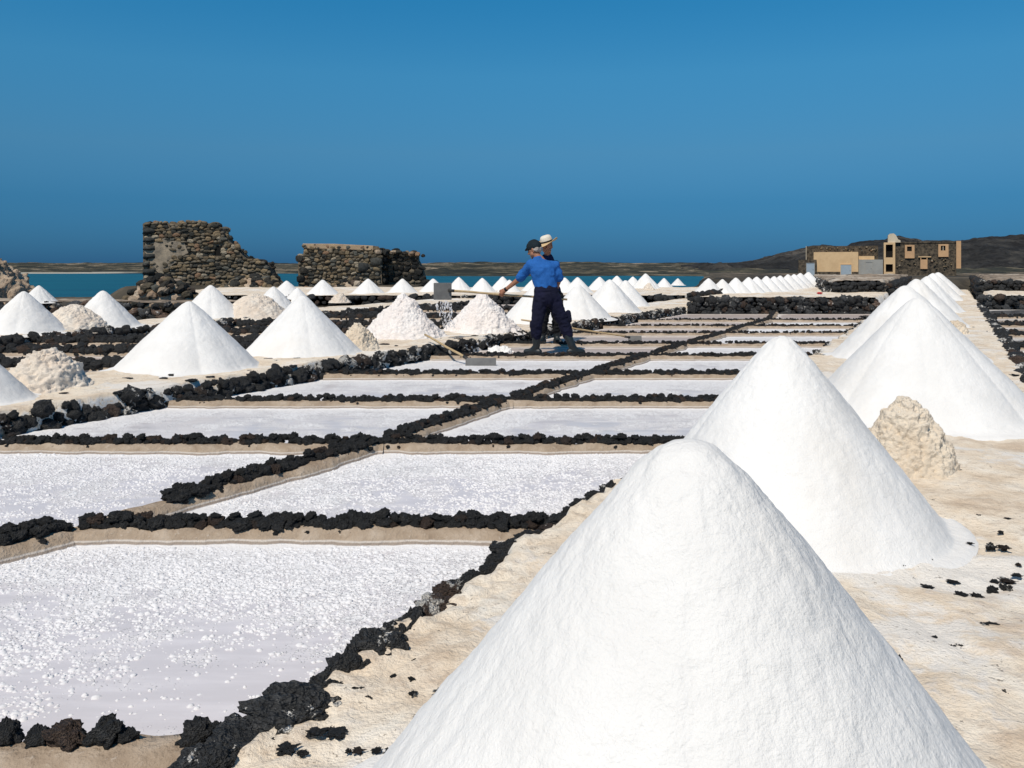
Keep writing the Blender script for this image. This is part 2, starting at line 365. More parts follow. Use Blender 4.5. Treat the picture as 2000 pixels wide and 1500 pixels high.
# ------------------------------------------------------------------ ground, sea, far land
def ground_z(x, y):
    t = x / np.maximum(np.abs(y), 1e-3); t = np.where(y > 0, t, np.sign(x) * 9.0)
    right = smooth(.20, .25, t) * (y > 5)
    shore = np.where(t < -.44, 24.0, 43.0)
    zl = -.06 - 2.4 * smooth(shore, shore + 8, y)
    for x0, x1 in ((-19.6, -11.0), (-10.9, -3.6)):
        zl = np.maximum(zl, -.5 + .85 * smooth(x0, x0 + 1.6, x) * (1 - smooth(x1 - 1.2, x1, x)) * smooth(36.5, 38.5, y) * (1 - smooth(43, 45.5, y)) - 3 * (y > 47) - 3 * (y < 34))
    zr = np.where(y < 38, -.06, -.06 + .72 * smooth(38, 41, y)) - 1.46 * np.clip((y - 30) / 121, 0, 1.0) * (y > 41)
    zr = np.where(y > 38, zr + .10 * fbm2(x * .22, y * .16, 4, 3) * smooth(45, 60, y), zr)
    return zl * (1 - right) + zr * right
rr = np.concatenate([np.linspace(.5, 20, 14), np.linspace(21, 60, 70), 60 * (900 / 60) ** np.linspace(.02, 1, 80)])
aa = np.radians(np.concatenate([np.linspace(-180, -50, 14)[:-1], np.linspace(-50, 50, 320), np.linspace(50, 180, 14)[1:]]))
RR, AA = np.meshgrid(rr, aa, indexing='ij')
gx, gy = RR * np.sin(AA), RR * np.cos(AA); gz = ground_z(gx, gy)
structure(ob('ground', mk_mesh('ground', np.stack([gx, gy, gz], -1).reshape(-1, 3), grid_faces(len(rr), len(aa)), M_GROUND)))
n = 96; ang = np.linspace(0, 2 * math.pi, n, endpoint=False)
rs_ = np.array([26., 60, 140, 400, 1500, 8000])
sv = np.stack([np.outer(rs_, np.sin(ang)), np.outer(rs_, np.cos(ang)), np.full((len(rs_), n), -1.2)], -1).reshape(-1, 3)
structure(ob('sea', mk_mesh('sea', sv, grid_faces(len(rs_), n, True), M_SEA)))
def ridge_land(name, px0, px1, npx, yb, yt, top, mat, rows, seed, amp, zb=-1.35):
    px = np.linspace(px0, px1, npx); u = np.linspace(0, 1, rows)
    PX, U = np.meshgrid(px, u, indexing='ij')
    YB = yb(PX); Y = YB + (yt - YB) * U; ztop = CAMZ + (HY - top(PX)) / F * yt
    Z = zb + .55 * smooth(0, .06, U) + (ztop - zb - .55) * (.25 * U + .75 * smooth(.05, 1.0, U))
    X = (PX - CX) / F * Y
    Z = Z + amp * fbm2(X * .045, Y * .045, 6, seed, .58) * smooth(0, .12, U) * (1 - .45 * U)
    v = np.stack([X, Y, Z], -1); back = v[:, -1:, :].copy(); back[..., 1] += 60; back[..., 2] = -3
    v = np.concatenate([v, back], 1)
    return structure(ob(name, mk_mesh(name, v.reshape(-1, 3), grid_faces(npx, rows + 1)[:, ::-1], mat)))
ridge_land('far_shore', -700, 2500, 640, lambda p: 212 - 46 * smooth(700, 860, p) , 420., lambda p: 513.5 + 2.5 * smooth(280, 520, p) - 1.5 * smooth(820, 900, p) - 1.0 * smooth(-200, 100, p) + 1.2 * np.sin(p * .011), M_SHORE, 26, 5, 1.0)
HP = [(1330, 522), (1440, 519), (1480, 510), (1510, 500), (1550, 492), (1600, 486), (1660, 480), (1700, 474), (1735, 468), (1755, 462), (1778, 468), (1800, 471), (1830, 466), (1860, 466), (1890, 463), (1930, 459), (1960, 462), (2000, 460), (2150, 456), (2400, 472), (2700, 505)]
ridge_land('hills', 1330, 2700, 420, lambda p: np.full_like(p, 225.), 330., lambda p: np.interp(p, [a for a, b in HP], [b for a, b in HP]) + 2, M_HILLS, 46, 11, 2.6, -1.5)

# ------------------------------------------------------------------ pans
def pan(corners, mat, n=16):
    """corners: near-left, near-right, far-right, far-left"""
    a, b, c, d = [np.array(q, float) for q in corners]; u = np.linspace(0, 1, n); U, V = np.meshgrid(u, u, indexing='ij')
    xy = (1 - V)[..., None] * ((1 - U)[..., None] * a + U[..., None] * b) + V[..., None] * ((1 - U)[..., None] * d + U[..., None] * c)
    dep = np.linalg.norm((c + d) / 2 - (a + b) / 2); wid = np.linalg.norm(b - a)
    df = (1 - V) * dep; dl = U * wid
    rim = np.maximum(V * .82, 1 - (np.minimum(df, dl + .03) - .14) * .9)
    v = np.concatenate([xy, np.zeros(xy.shape[:2] + (1,))], -1).reshape(-1, 3)
    me = mk_mesh('pan_water', v, grid_faces(n, n), mat)
    at = me.attributes.new('rim', 'FLOAT', 'POINT'); at.data.foreach_set('value', np.clip(rim, 0, 1).ravel().astype(np.float32))
    return structure(ob('pan_water', me))
BROWN_L, BROWN_R = (6, 7, 8, 9, 10), (10,)
for i in range(len(ROWS) - 1):
    y0, y1 = ROWS[i], ROWS[i + 1]; c0, c1 = CEN[i], CEN[i + 1]
    mL = M_PAN_NEAR if i < 3 else (M_PAN_MID if i < 5 else M_PAN_FAR); mR = M_PAN_NEAR if i < 3 else (M_PAN_MID if i < 4 else M_PAN_FAR)
    pan([(LBf(y0), y0), (c0, y0), (c1, y1), (LBf(y1), y1)], M_PAN_BROWN if i in BROWN_L else mL)
    pan([(c0, y0), (RBl(y0) + .1, y0), (RBl(y1) + .1, y1), (c1, y1)], M_PAN_BROWN if i in BROWN_R else mR)
ROW2 = [8.6, 10.6, 12.3, 13.9, 15.8, 17.8, 20.2, 23.5, 28.0]
for a, b in zip(ROW2[:-1], ROW2[1:]):
    pan([(L2f(a), a), (LBr(a) + .1, a), (LBr(b) + .1, b), (L2f(b), b)], M_PAN_BROWN, 8)
ROW3 = [.6, 2.4, 4.2, 5.9, 7.6, 9.4, 11.2, 13.2, 15.4, 17.8, 20.6, 24.9]
for a, b in zip(ROW3[:-1], ROW3[1:]):
    pan([(RBr(a) - .1, a), (RBr(a) + 9, a), (RBr(b) + 9, b), (RBr(b) - .1, b)], M_PAN_BLUE, 8)

# ------------------------------------------------------------------ banks and terraces
def bank(name, left, width, z, ys, ns, amp, mat, seed, skirt=.10, zb=-.12, edge=.05):
    s = np.linspace(0, 1, ns); Y, S = np.meshgrid(ys, s, indexing='ij')
    L = np.vectorize(left)(Y) if not callable(width) else np.vectorize(left)(Y)
    W = np.vectorize(width)(Y) if callable(width) else np.full_like(Y, width)
    X = L + S * W
    dl, dr = S * W, (1 - S) * W
    en = .05 * fbm2(X * 4, Y * 4, 3, seed + 2)
    d = np.minimum(dl, dr) + en
    Z = zb + (z - zb) * smooth(-.02, skirt, d)
    Z += .016 * fbm2(X * 19, Y * 19, 3, seed + 11, .6) * smooth(.5, .1, dl) * smooth(.02, .12, d) * (Y < 9)
    Z += (amp * fbm2(X * 1.1, Y * 1.1, 5, seed, .6) + amp * .35 * fbm2(X * 9, Y * 9, 3, seed + 4)) * smooth(0, .15, d)
    X = X + edge * fbm2(Y * 3, X * 3, 3, seed + 7)
    me = mk_mesh(name, np.stack([X, Y, Z], -1).reshape(-1, 3), grid_faces(len(ys), ns)[:, ::-1], mat)
    return structure(ob(name, me))
def ylist(y0, y1, dy0, grow): 
    r = [y0]
    while r[-1] < y1: r.append(r[-1] + max(dy0, grow * max(r[-1], 0)))
    return np.array(r)
right_bank = bank('path', lambda y: RBl(y) - .07, 2.87, .17, np.concatenate([np.linspace(-5, .9, 40), ylist(.95, 40, .022, .009)]), 130, .022, M_BANK, 21)
left_bank = bank('path', LBr, 1.95, .20, ylist(1.5, 31, .06, .008), 60, .018, M_BANK, 22)
second_bank = bank('path', L2r, 1.95, .20, ylist(7, 30, .08, .008), 44, .02, M_BANK, 23)
bank('terrace', lambda y: -30., lambda y: L2r(y) + 30 + .3, .44, ylist(20.5, 21.9, .07, 0), 160, .03, M_TERRACE, 24, .25)
bank('terrace', lambda y: -13.5, lambda y: LBf(y) + 13.4, .31, ylist(28.2, 38.0, .12, 0), 150, .02, M_BANK, 25, .2)
bank('terrace', lambda y: LBf(y) + .05, lambda y: RBl(y) - LBf(y) - .1, .47, ylist(22.9, 41.0, .10, 0), 110, .02, M_BANK, 26, .2)
bank('terrace', lambda y: 10.35 + .33 * (y - 27), lambda y: RBl(y) - (10.35 + .33 * (y - 27)) - .1, .82, ylist(27.0, 44.0, .16, 0), 40, .05, M_TERRACE, 27, .3)
bank('terrace', lambda y: RBr(y) + .1, lambda y: 44. - RBr(y), .43, ylist(25.0, 30.5, .16, 0), 130, .03, M_BANK, 28, .25)
bank('terrace', lambda y: RBr(y) + .25, lambda y: 46. - RBr(y), .80, ylist(29.6, 46.0, .2, 0), 120, .05, M_TERRACE, 29, .3)

# ------------------------------------------------------------------ stone walls
def wall(name, label, pts, z0, z1, step, size, rows, meshes, salted=None, psalt=0.0, group=None, jit=.02, skip=0.0, cat='stone wall', squash=.8):
    """dry stones laid in rows along the polyline pts; every stone a part"""
    pts = [np.array(p, float) for p in pts]; base = (pts[0][0], pts[0][1], z0)
    e = empty(name, base, label, cat, group)
    seg = [np.linalg.norm(b - a) for a, b in zip(pts[:-1], pts[1:])]; tot = sum(seg); nst = max(1, int(tot / step)); cnt = 0
    while nst * rows > 296: step *= 1.03; size *= 1.015; nst = int(tot / step)
    for r in range(rows):
        for i in range(nst):
            if random.random() < skip: continue
            t = (i + (.5 if r % 2 else .0) + random.uniform(-.2, .2)) / nst * tot
            t = min(max(t, 0), tot - 1e-3)
            for a, b, s in zip(pts[:-1], pts[1:], seg):
                if t <= s: break
                t -= s
            p = a + (b - a) * (t / s)
            k = size * random.uniform(.6, 1.4)
            zz = z0 + (z1 - z0) * ((r + .5) / rows) + random.uniform(-.1, .1) * size
            pat = vnoise(np.array([[p[0] * 1.1, p[1] * 1.1, .3]]), 77)[0] * .5 + .5
            ms = salted if (salted and random.random() < psalt * 2.4 * (pat if pat > .45 else .25)) else meshes
            o = stone(e, ms, (p[0] + random.uniform(-jit, jit), p[1] + random.uniform(-jit, jit), zz), (k * .56, k * .5, k * .5 * squash * random.uniform(.85, 1.15)), base=base)
    return e
def front_labels(): return ['nearest', 'second', 'third', 'fourth', 'fifth', 'sixth', 'seventh', 'eighth', 'ninth', 'tenth', 'eleventh', 'twelfth']
ORD = front_labels()
def ridge(parent, p0, p1, base, w=.112, h=.062, step=.045, seed=0):
    p0, p1 = np.array(p0, float), np.array(p1, float); L = np.linalg.norm(p1 - p0); d = (p1 - p0) / L; nrm = np.array([-d[1], d[0]])
    na = max(6, int(L / step)); c = np.array([-1.35, -1.12, -.92, -.7, -.45, -.2, .1, .4, .65, .9, 1.12, 1.35]) * w
    T, C = np.meshgrid(np.linspace(-.06, L + .06, na), c, indexing='ij')
    X = p0[0] + d[0] * T + nrm[0] * C; Y = p0[1] + d[1] * T + nrm[1] * C
    wob = .035 * fbm2(X * 3.1, Y * 3.1, 3, 40 + seed); X += nrm[0] * wob; Y += nrm[1] * wob
    Z = -.055 + (h + .055) * (1 - smooth(.35, 1.3, np.abs(C) / w)) + .012 * fbm2(X * 7, Y * 7, 4, 41) + .006 * fbm2(X * 22, Y * 22, 2, 42)
    v = np.stack([X - base[0], Y - base[1], Z - base[2]], -1).reshape(-1, 3)
    return ob('sand_ridge', mk_mesh('sand_ridge', v, grid_faces(na, len(c))[:, ::-1], M_SAND), parent)
def divider(label, p0, p1, size, dens, group, seed, thick=1.0, hide=0.0, single=False, start=0.0):
    p0, p1 = np.array(p0, float), np.array(p1, float); base = (*((p0 + p1) / 2), 0.0)
    e = empty('stone_divider', base, label, 'stone row', group)
    L = np.linalg.norm(p1 - p0); d = (p1 - p0) / L; nrm = np.array([-d[1], d[0]])
    if nrm[1] < 0: nrm = -nrm                        # away from the camera
    ridge(e, p0, p1, base, seed=seed)
    near = (p0[1] + p1[1]) / 2; ms = R_NEAR if near < 7 else (R_MID if near < 14 else R_FAR)
    def row(n, off, dz, k0, k1, prob, flat_):
        for i in range(n):
            if random.random() > prob: continue
            t = (i + random.uniform(.25, .75)) / n * L
            if t < start: continue
            k = size * random.uniform(k0, k1) * thick; p = p0 + d * t + nrm * (off + random.uniform(-.012, .012))
            stone(e, ms, (p[0], p[1], .048 + k * .30 + dz * size), (k * random.uniform(.56, .76), k * .54, k * random.uniform(*flat_)), (random.uniform(-.35, .35), random.uniform(-.35, .35), math.atan2(d[1], d[0]) + random.uniform(-.6, .6) + random.choice((0, math.pi))), base=base)
    n = int(L / (size * dens * 1.05))
    if single:
        row(int(n * .78), size * .3, .06, .75, 1.25, .97, (.44, .62)); row(n, -size * .3, -.1, .3, .6, .35, (.45, .55)); return e
    row(n, .0, 0, .66, 1.22, .96 - hide, (.40, .58)); row(n, size * .5, .06, .7, 1.3, .96 - hide * .6, (.42, .62)); row(n, size * .34, .50, .5, 1.02, .55 * (1 - hide), (.40, .56))
    row(n, -size * .55, -.12, .28, .46, .30, (.45, .55))
    return e
GD = 'black lava stone rows between the salt pans'
SZ = [0, .088, .077, .072, .069, .066, .063, .06, .06, .06, .06, .06]
for i in range(1, len(ROWS) - 1):
    y, c = ROWS[i], CEN[i]; far = max(0, i - 5) * .05
    if i == 1:
        divider('nearest black stone row, along the bottom left corner of the photo', (c, y), (RBl(y) - .02, y), .082, .74, GD, i, single=True)
    elif i == 2:
        divider('long black stone row behind the nearest pan, its right end at the tan bank', (c, y), (RBl(y) - .15, y), SZ[i], .66, GD, i)
    else:
        divider('%s black stone row from the front across the left column of salt pans' % ORD[i - 3] if i > 3 else 'first whole black stone row across the left column of pans, ending at the left bank', (LBf(y) + .45 * (i == 3) + .1, y + .0), (c, y), SZ[i], .70 + far, GD, i, hide=min(.35, far))
        divider('%s black stone row from the front across the right column of salt pans' % ORD[i - 3] if i > 3 else 'first whole black stone row across the right column of pans, running behind the nearest cone', (c, y - .0), (RBl(y) + .05, y), SZ[i], .70 + far, GD, i + 20, hide=min(.35, far))
for i in range(1, len(ROWS) - 1):
    a = np.array((CEN[i], ROWS[i])); b = np.array((CEN[i + 1], ROWS[i + 1])); d = (b - a) / np.linalg.norm(b - a)
    if i == 1: lab = 'thick slanting black stone row at the left edge below the second cross row'
    else: lab = '%s slanting black stone row along the middle of the pans, counted from the front' % ORD[i - 2]
    divider(lab, a + d * .10, b - d * .05, SZ[i] * 1.02, .58, GD, 50 + i, 1.05, start=(.0, .0, .42, .12, .12, .1, .25, .1, .2, .1, .1)[i])
G2 = 'dark stone rows in the pans behind the left bank'
for k, y in enumerate(ROW2[1:-1]):
    divider('%s dark stone row in the brown pans behind the left bank' % ORD[k], (L2f(y) + .1, y), (LBr(y) + .1, y), .13, .66, G2, 80 + k, 1.15)
G3 = 'dark stone rows in the pool right of the right bank'
for k, y in enumerate(ROW3[1:-1]):
    divider('%s dark stone row in the pool right of the right bank' % ORD[k], (RBr(y) - .1, y), (RBr(y) + 5, y), .11, .85, G3, 100 + k)

def edge(fun, y0, y1, n=12, dx=0): return [(fun(y) + dx, y) for y in np.linspace(y0, y1, n)]
wall('retaining_wall', 'nearer stretch of the black and white stone edge of the left bank', edge(LBf, 5.0, 13.6, 10, -.035), -.02, .185, .115, .15, 3, R_MID + RF_MID, RS_MID, .33, squash=.85, skip=.13)
wall('retaining_wall', 'far stretch of salt streaked stone edge of the left bank, behind the two workers', edge(LBf, 13.6, 23, 10, -.035), -.02, .185, .12, .15, 3, R_MID + RF_MID, RS_MID, .38, squash=.85, skip=.15)
wall('retaining_wall', 'dark stone edge of the second bank further left', edge(L2f, 10, 28, 14, .02), -.02, .19, .16, .2, 2, R_MID, RS_MID, .12, squash=.85)
wall('retaining_wall', 'tall black stone wall across the end of the pans', [(LBf(22.9) + .1, 22.85), (RBl(22.9) - .1, 22.85)], -.02, .44, .15, .22, 4, RG_MID + R_MID, None, 0, jit=.03, squash=.9)
wall('retaining_wall', 'black block wall below the rubble mound of the ruin', [(-15.5, 20.42), (L2r(20.4) + .3, 20.42)], -.05, .44, .32, .34, 3, RG_MID + R_MID, None, 0, jit=.03, squash=.75)
wall('retaining_wall', 'low dark wall under the row of far salt cones', [(-12.0, 28.2), (LBf(28.2), 28.2)], -.02, .29, .26, .26, 2, R_FAR, RS_MID, .08)
wall('retaining_wall', 'dark wall below the house at the end of the right cones', [(10.35, 27.0), (RBl(27) - .15, 27.0)], .42, .80, .16, .2, 3, R_FAR, None, 0)
wall('retaining_wall', 'slanting salt streaked wall beside the cone row below the house', [(10.35, 27.0), (14.0, 38.0)], .42, .80, .2, .22, 2, R_FAR, RS_MID, .5)
wall('retaining_wall', 'black boulder wall right of the right bank', [(RBr(25) + .05, 25.0), (RBr(25) + 9, 25.0)], -.02, .42, .22, .26, 3, RG_MID + R_MID, None, 0, jit=.04)
wall('retaining_wall', 'upper dark wall right of the far end of the right bank', [(RBr(29.6) + .25, 29.6), (RBr(29.6) + 9, 29.6)], .40, .80, .2, .25, 3, R_FAR, RS_MID, .08)
wall('retaining_wall', 'black stone edge on the right side of the right bank', edge(RBr, 2.0, 25, 16, -.03), .0, .16, .16, .2, 2, R_MID, RS_MID, .15)
wall('stone_row', 'scattered dark rocks left of the cone row below the house', [(LBf(23.3) + .1, 23.3), (LBf(31) + .3, 31.0)], .40, .56, .11, .16, 3, R_FAR, None, 0, jit=.15, cat='stone row')

wall('retaining_wall', 'dark wall along the left side of the far end of the right bank', [(RBl(27) - .1, 27.0), (RBl(40) - .1, 40.0)], .2, .80, .2, .24, 3, R_FAR, None, 0)
wall('retaining_wall', 'dark wall along the right side of the far end of the right bank', [(RBr(29.6) + .2, 29.6), (RBr(42) + .2, 42.0)], .2, .80, .2, .24, 3, R_FAR, None, 0)
# boulders and lava fragments set into the right bank (children of the bank)
BOULD = [(705, 1305, 70, 60, 0), (770, 1240, 80, 60, 0), (825, 1195, 70, 50, 1), (875, 1150, 60, 40, 0), (975, 1088, 50, 34, 0), (1008, 1056, 44, 24, 0), (1045, 1036, 50, 22, 0), (1140, 975, 44, 24, 0), (1165, 962, 40, 24, 1), (520, 1440, 120, 70, 0), (430, 1475, 120, 60, 0), (575, 1392, 190, 92, 0), (470, 1446, 150, 80, 0), (395, 1500, 150, 84, 0), (640, 1345, 90, 70, 0), (632, 1390, 80, 60, 1), (672, 1300, 90, 84, 0), (742, 1268, 120, 92, 0), (800, 1225, 80, 60, 0), (800, 1208, 60, 60, 1), (848, 1178, 74, 46, 1),
         (905, 1130, 56, 42, 0), (958, 1105, 44, 30, 0), (925, 1118, 40, 26, 0), (988, 1062, 60, 40, 0), (1000, 1076, 46, 22, 0), (1022, 1042, 40, 28, 0), (1090, 1010, 56, 28, 0), (1112, 993, 44, 26, 0), (1190, 950, 34, 36, 0), (1070, 1026, 50, 18, 0), (690, 1362, 44, 26, 1), (718, 1387, 42, 34, 1), (735, 1350, 40, 14, 0), (610, 1440, 70, 30, 0), (540, 1478, 60, 30, 0)]
for x, y, wpx, hpx, s in BOULD:
    z = .13; p = P(x, y + hpx * .30, z); k = wpx / F * p[1]
    hh = max(.02, hpx / F * p[1])
    stone(right_bank, RS_NEAR if s else RF_NEAR, (p[0], p[1] + k * .15, z + hh * .18 - .025), (k * .66, k * .55, hh * .66), (random.uniform(-.15, .15), random.uniform(-.15, .15), random.uniform(-.5, .5)), 'boulder')
FRAG = [(1955, 1152, 62, 30), (1888, 1158, 56, 16), (1948, 1067, 44, 16), (1955, 1133, 44, 10), (1790, 1347, 22, 18), (1850, 1364, 28, 8), (1870, 1318, 40, 12), (1915, 1352, 36, 14), (1965, 1350, 26, 10), (1930, 1218, 40, 7), (1868, 1258, 36, 8), (1825, 1245, 26, 8), (1755, 1282, 18, 6), (1768, 1268, 14, 5), (1985, 1260, 26, 6), (1990, 1330, 16, 8), (1860, 1132, 26, 6), (1895, 1058, 14, 5), (1968, 1011, 16, 5), (1915, 1005, 22, 4), (1955, 1037, 12, 4), (1850, 990, 16, 5), (1820, 976, 14, 4), (1815, 1090, 14, 5), (1764, 1104, 10, 5), (1985, 1120, 20, 5), (1990, 1100, 12, 4), (1810, 1142, 26, 4), (1560, 1160, 9, 6), (770, 1316, 16, 12), (805, 1322, 16, 6), (808, 1350, 24, 8), (818, 1395, 28, 10), (860, 1232, 14, 12), (870, 1262, 34, 4), (900, 1265, 18, 5), (912, 1285, 18, 5), (930, 1270, 10, 5), (1040, 1105, 12, 5), (1045, 1128, 10, 5), (1100, 1080, 10, 3), (1130, 1034, 28, 4), (1165, 1003, 16, 4), (1185, 976, 10, 3), (750, 1462, 50, 10), (690, 1460, 36, 8), (640, 1422, 70, 14), (575, 1462, 60, 16), (720, 1360, 22, 6), (700, 1340, 30, 8), (860, 1346, 30, 3), (820, 1287, 30, 5), (1620, 1170, 8, 5), (1700, 1190, 7, 5), (1880, 735, 12, 4), (1960, 742, 30, 4), (1985, 733, 26, 5), (1935, 748, 18, 3), (1590, 745, 16, 5), (1600, 693, 20, 6), (1585, 703, 14, 4), (1655, 646, 16, 4), (1680, 630, 14, 3), (1690, 618, 20, 5), (1990, 775, 24, 20)]
random.seed(5)
for k in range(90):
    yy = random.uniform(1.8, 16); xx = RBl(yy) + random.uniform(.25, 2.7)
    px = CX + F * xx / yy; py = HY + F * (CAMZ - .17) / yy
    FRAG.append((px, py, random.uniform(.015, .06) * F / yy, random.uniform(.006, .012) * F / yy))
for x, y, wpx, hpx in FRAG:
    p = P(x, y, .17); k = wpx / F * p[1]; hh = hpx / F * p[1]; np_ = 1 + (wpx > 30); x00 = p[0]; y00 = p[1]; k0 = k
    for q_ in range(np_):
     p[0] = x00 + (0 if np_ == 1 else k0 * ((q_ + .5) / np_ - .5) * 1.1); p[1] = y00 + random.uniform(-.5, .5) * hh * (np_ > 1); k = k0 if np_ == 1 else k0 / np_ * random.uniform(.7, 1.7)
     stone(right_bank, R_FRAG, (p[0], p[1], .163), (k * .62, min(k * .5, hh * 2.6 + .014), max(.010, min(.045, hh * .55)) * random.uniform(.6, 1.2)), (random.uniform(-.08, .08), random.uniform(-.08, .08), random.uniform(-.35, .35) + random.choice((0, math.pi))), 'lava_fragment')
for k in range(70):                                  # far stretch of the pan-side edge
    y = 4.7 + (k / 70) ** 1.1 * 18; s = random.uniform(.08, .2)
    stone(right_bank, RF_MID if random.random() < .7 else RS_MID, (RBl(y) + random.uniform(-.04, .1), y, .10 + random.uniform(-.03, .03)), (s * .6, s * .5, s * .34), None, 'boulder')
for k in range(90):                                  # fragments on the left bank
    y = random.uniform(6.5, 22); x = LBf(y) - random.uniform(.03, 1.0) ** 1.3; s = random.uniform(.04, .14)
    stone(left_bank, RF_MID, (x, y, .198), (s * .6, s * .5, s * .16), (0, 0, random.uniform(0, 6)), 'lava_fragment')

# crystals floating on the near pans: geometry in one object (nobody could count them)
def crystals():
    rs = np.random.RandomState(3); V = []; Fc = []; n0 = 0
    base = np.array([(math.cos(a) * r, math.sin(a) * r, z) for r, z in ((1, 0), (.74, .62)) for a in np.linspace(0, 2 * math.pi, 6)[:-1]] + [(0, 0, .95)])
    fb = [(k, (k + 1) % 5, 5 + (k + 1) % 5, 5 + k) for k in range(5)]
    tri = [(a, b, c) for a, b, c, d in fb] + [(a, c, d) for a, b, c, d in fb] + [(5 + k, 5 + (k + 1) % 5, 10) for k in range(5)]
    tri = np.array(tri)
    N = 185000; y = rs.uniform(2.3, 6.1, N); x = rs.uniform(-4.4, 1.4, N)
    keep = (x < RBl(y) - .03)
    den = fbm2(x * 1.1, y * 1.1, 3, 91) * .5 + fbm2(x * 4, y * 4, 3, 92) * .35
    row = np.where(y < 4.16, (y - 2.27) / 1.89, (y - 4.16) / 1.94)
    keep &= (den + .34 * row - .17) > rs.uniform(-.28, .75, N) - .5 * fbm2(x * 14, y * 14, 2, 95)
    keep |= (x < RBl(y) - .03) & (rs.uniform(0, 1, N) < .04)
    keep &= np.abs(y - 4.16) > .12
    x, y = x[keep], y[keep]
    x = x + .015 * fbm2(x * 11, y * 11, 2, 93); y = y + .015 * fbm2(x * 11, y * 11, 2, 94)
    k = rs.gamma(2.6, .0018, len(x)) + .0022; k = np.minimum(k * .92, .015)
    ro = rs.uniform(0, 6.28, len(x)); asp = rs.uniform(.7, 1.4, len(x)); hz = rs.uniform(.35, .8, len(x))
    bx = base[None, :, 0] * asp[:, None]; by = base[None, :, 1] + np.zeros_like(bx)
    jit = 1 + rs.uniform(-.22, .22, bx.shape)
    vx = (bx * np.cos(ro)[:, None] - by * np.sin(ro)[:, None]) * jit * k[:, None] + x[:, None]
    vy = (bx * np.sin(ro)[:, None] + by * np.cos(ro)[:, None]) * jit * k[:, None] + y[:, None]
    vz = base[None, :, 2] * (k * hz)[:, None] - .0008
    v = np.stack([vx, vy, vz], -1).reshape(-1, 3)
    f = (tri[None] + (np.arange(len(x)) * len(base))[:, None, None]).reshape(-1, 3)
    return structure(ob('salt_crystals', mk_mesh('salt_crystals', v, f, M_CRYSTAL)), 'stuff')
M_CRYSTAL = m_plain('salt_crystal', (.79, .79, .81), (.73, .73, .76), .8, 3, .002, .2)
crystals()
# ------------------------------------------------------------------ salt cones and heaps
def cone_mesh(name, h, r, nth, nr, seed, mat, tip=.10, flute=.02, clump=.006, rough=0.0, skirt=.03, tipbump=0.0, ext=1.32):
    rs = np.random.RandomState(seed); th = np.linspace(0, 2 * math.pi, nth, endpoint=False); u = np.linspace(0, 1, nr) ** .9
    T, U = np.meshgrid(th, u, indexing='ij'); rho = U * r * ext
    m = np.ones_like(th); nf = rs.randint(9, 14); cuts = np.sort(rs.uniform(0, 2 * math.pi, nf)); amp = rs.uniform(.4, 1.2, nf)
    for c, a in zip(cuts, amp):                      # flat faces left by the shovel meet in soft creases
        dd = np.angle(np.exp(1j * (th - c))); m -= flute * a * np.exp(-np.abs(dd) / .16) * (np.cos(dd) > 0)
    for k in range(1, 4): m += flute * .8 / k * math.cos(k) * np.cos(k * th + rs.uniform(0, 6))
    R2 = rho / m[:, None]
    a = tip * r; z = h - h / (math.sqrt(r * r + a * a) - a) * (np.sqrt(R2 ** 2 + a * a) - a)
    b = skirt * h; z = b * np.logaddexp(0, z / b) - .012 - .05 * smooth(1.06, 1.22, rho / r)
    X = rho * np.cos(T); Y = rho * np.sin(T)
    p = np.stack([X, Y, z], -1); sl = math.atan2(h, r); nx, nz_ = math.sin(sl), math.cos(sl)
    nrm = np.stack([np.cos(T) * nx, np.sin(T) * nx, np.full_like(T, nz_)], -1)
    up = smooth(1.28, .95, rho / r)[..., None] if False else (1 - smooth(1.0, 1.25, rho / r))[..., None]
    o = rs.uniform(-40, 40, 3)
    dsp = clump * fbm(p * 9 + o, 4, seed, .6) + clump * .55 * fbm(p * 42 + o, 2, seed + 3)
    dsp += .007 * h * fbm(p * 2.2 + o, 2, seed + 6)
    if tipbump: dsp += tipbump * (1 - smooth(.05, .30, rho / r)) * (fbm(p * 14 + o, 3, seed + 8) + .3)
    if rough: dsp += rough * (.6 * fbm(p * 3.2 / max(h, .3) + o, 5, seed + 7, .68) - .5 * np.abs(fbm(p * 7 / max(h, .3) + o, 3, seed + 17)) + .1)
    p = p + nrm * dsp[..., None] * up
    p[:, 0, :] = p[:, 0, :].mean(0)
    v = p.reshape(-1, 3)
    f = np.stack([np.arange(nth)[:, None] * nr + np.arange(nr - 1)[None, :], ((np.arange(nth) + 1) % nth)[:, None] * nr + np.arange(nr - 1)[None, :],
                  ((np.arange(nth) + 1) % nth)[:, None] * nr + np.arange(1, nr)[None, :], np.arange(nth)[:, None] * nr + np.arange(1, nr)[None, :]], -1).reshape(-1, 4)
    return mk_mesh(name, v, f[:, ::-1], mat, True)
def from_px(ax, ay, by, zg, k):
    H = CAMZ - zg; da, db = ay - HY, by - HY
    Z = (F * H / db + H / k) / (1 + da / (F * k)); h = H - da * Z / F
    return np.array(((ax - CX) / F * Z, Z, zg)), h, h / k
GR_R = 'white salt cones along the right bank'; GR_L = 'salt cones on the left bank'; GR_2 = 'salt cones on the second bank'; GR_T = 'far salt cones in the row in front of the ruins and lagoon'; GR_H = 'small far salt cones in the row below the house'
def big_cone(label, x, y, h, r, seed, res, group, mat=M_SALT, name='salt_cone', zg=.17, **k):
    me = cone_mesh(name, h, r, res[0], res[1], seed, mat, **k)
    return thing(ob(name, me, None, (x, y, zg)), label, 'salt cone' if name == 'salt_cone' else 'salt heap', group)
big_cone('largest white salt cone, nearest the camera, cut off by the bottom edge of the photo', .332, 1.545, .905, .80, 1, (460, 300), GR_R, tip=.125, tipbump=.004, flute=.022, clump=.0026, skirt=.02)
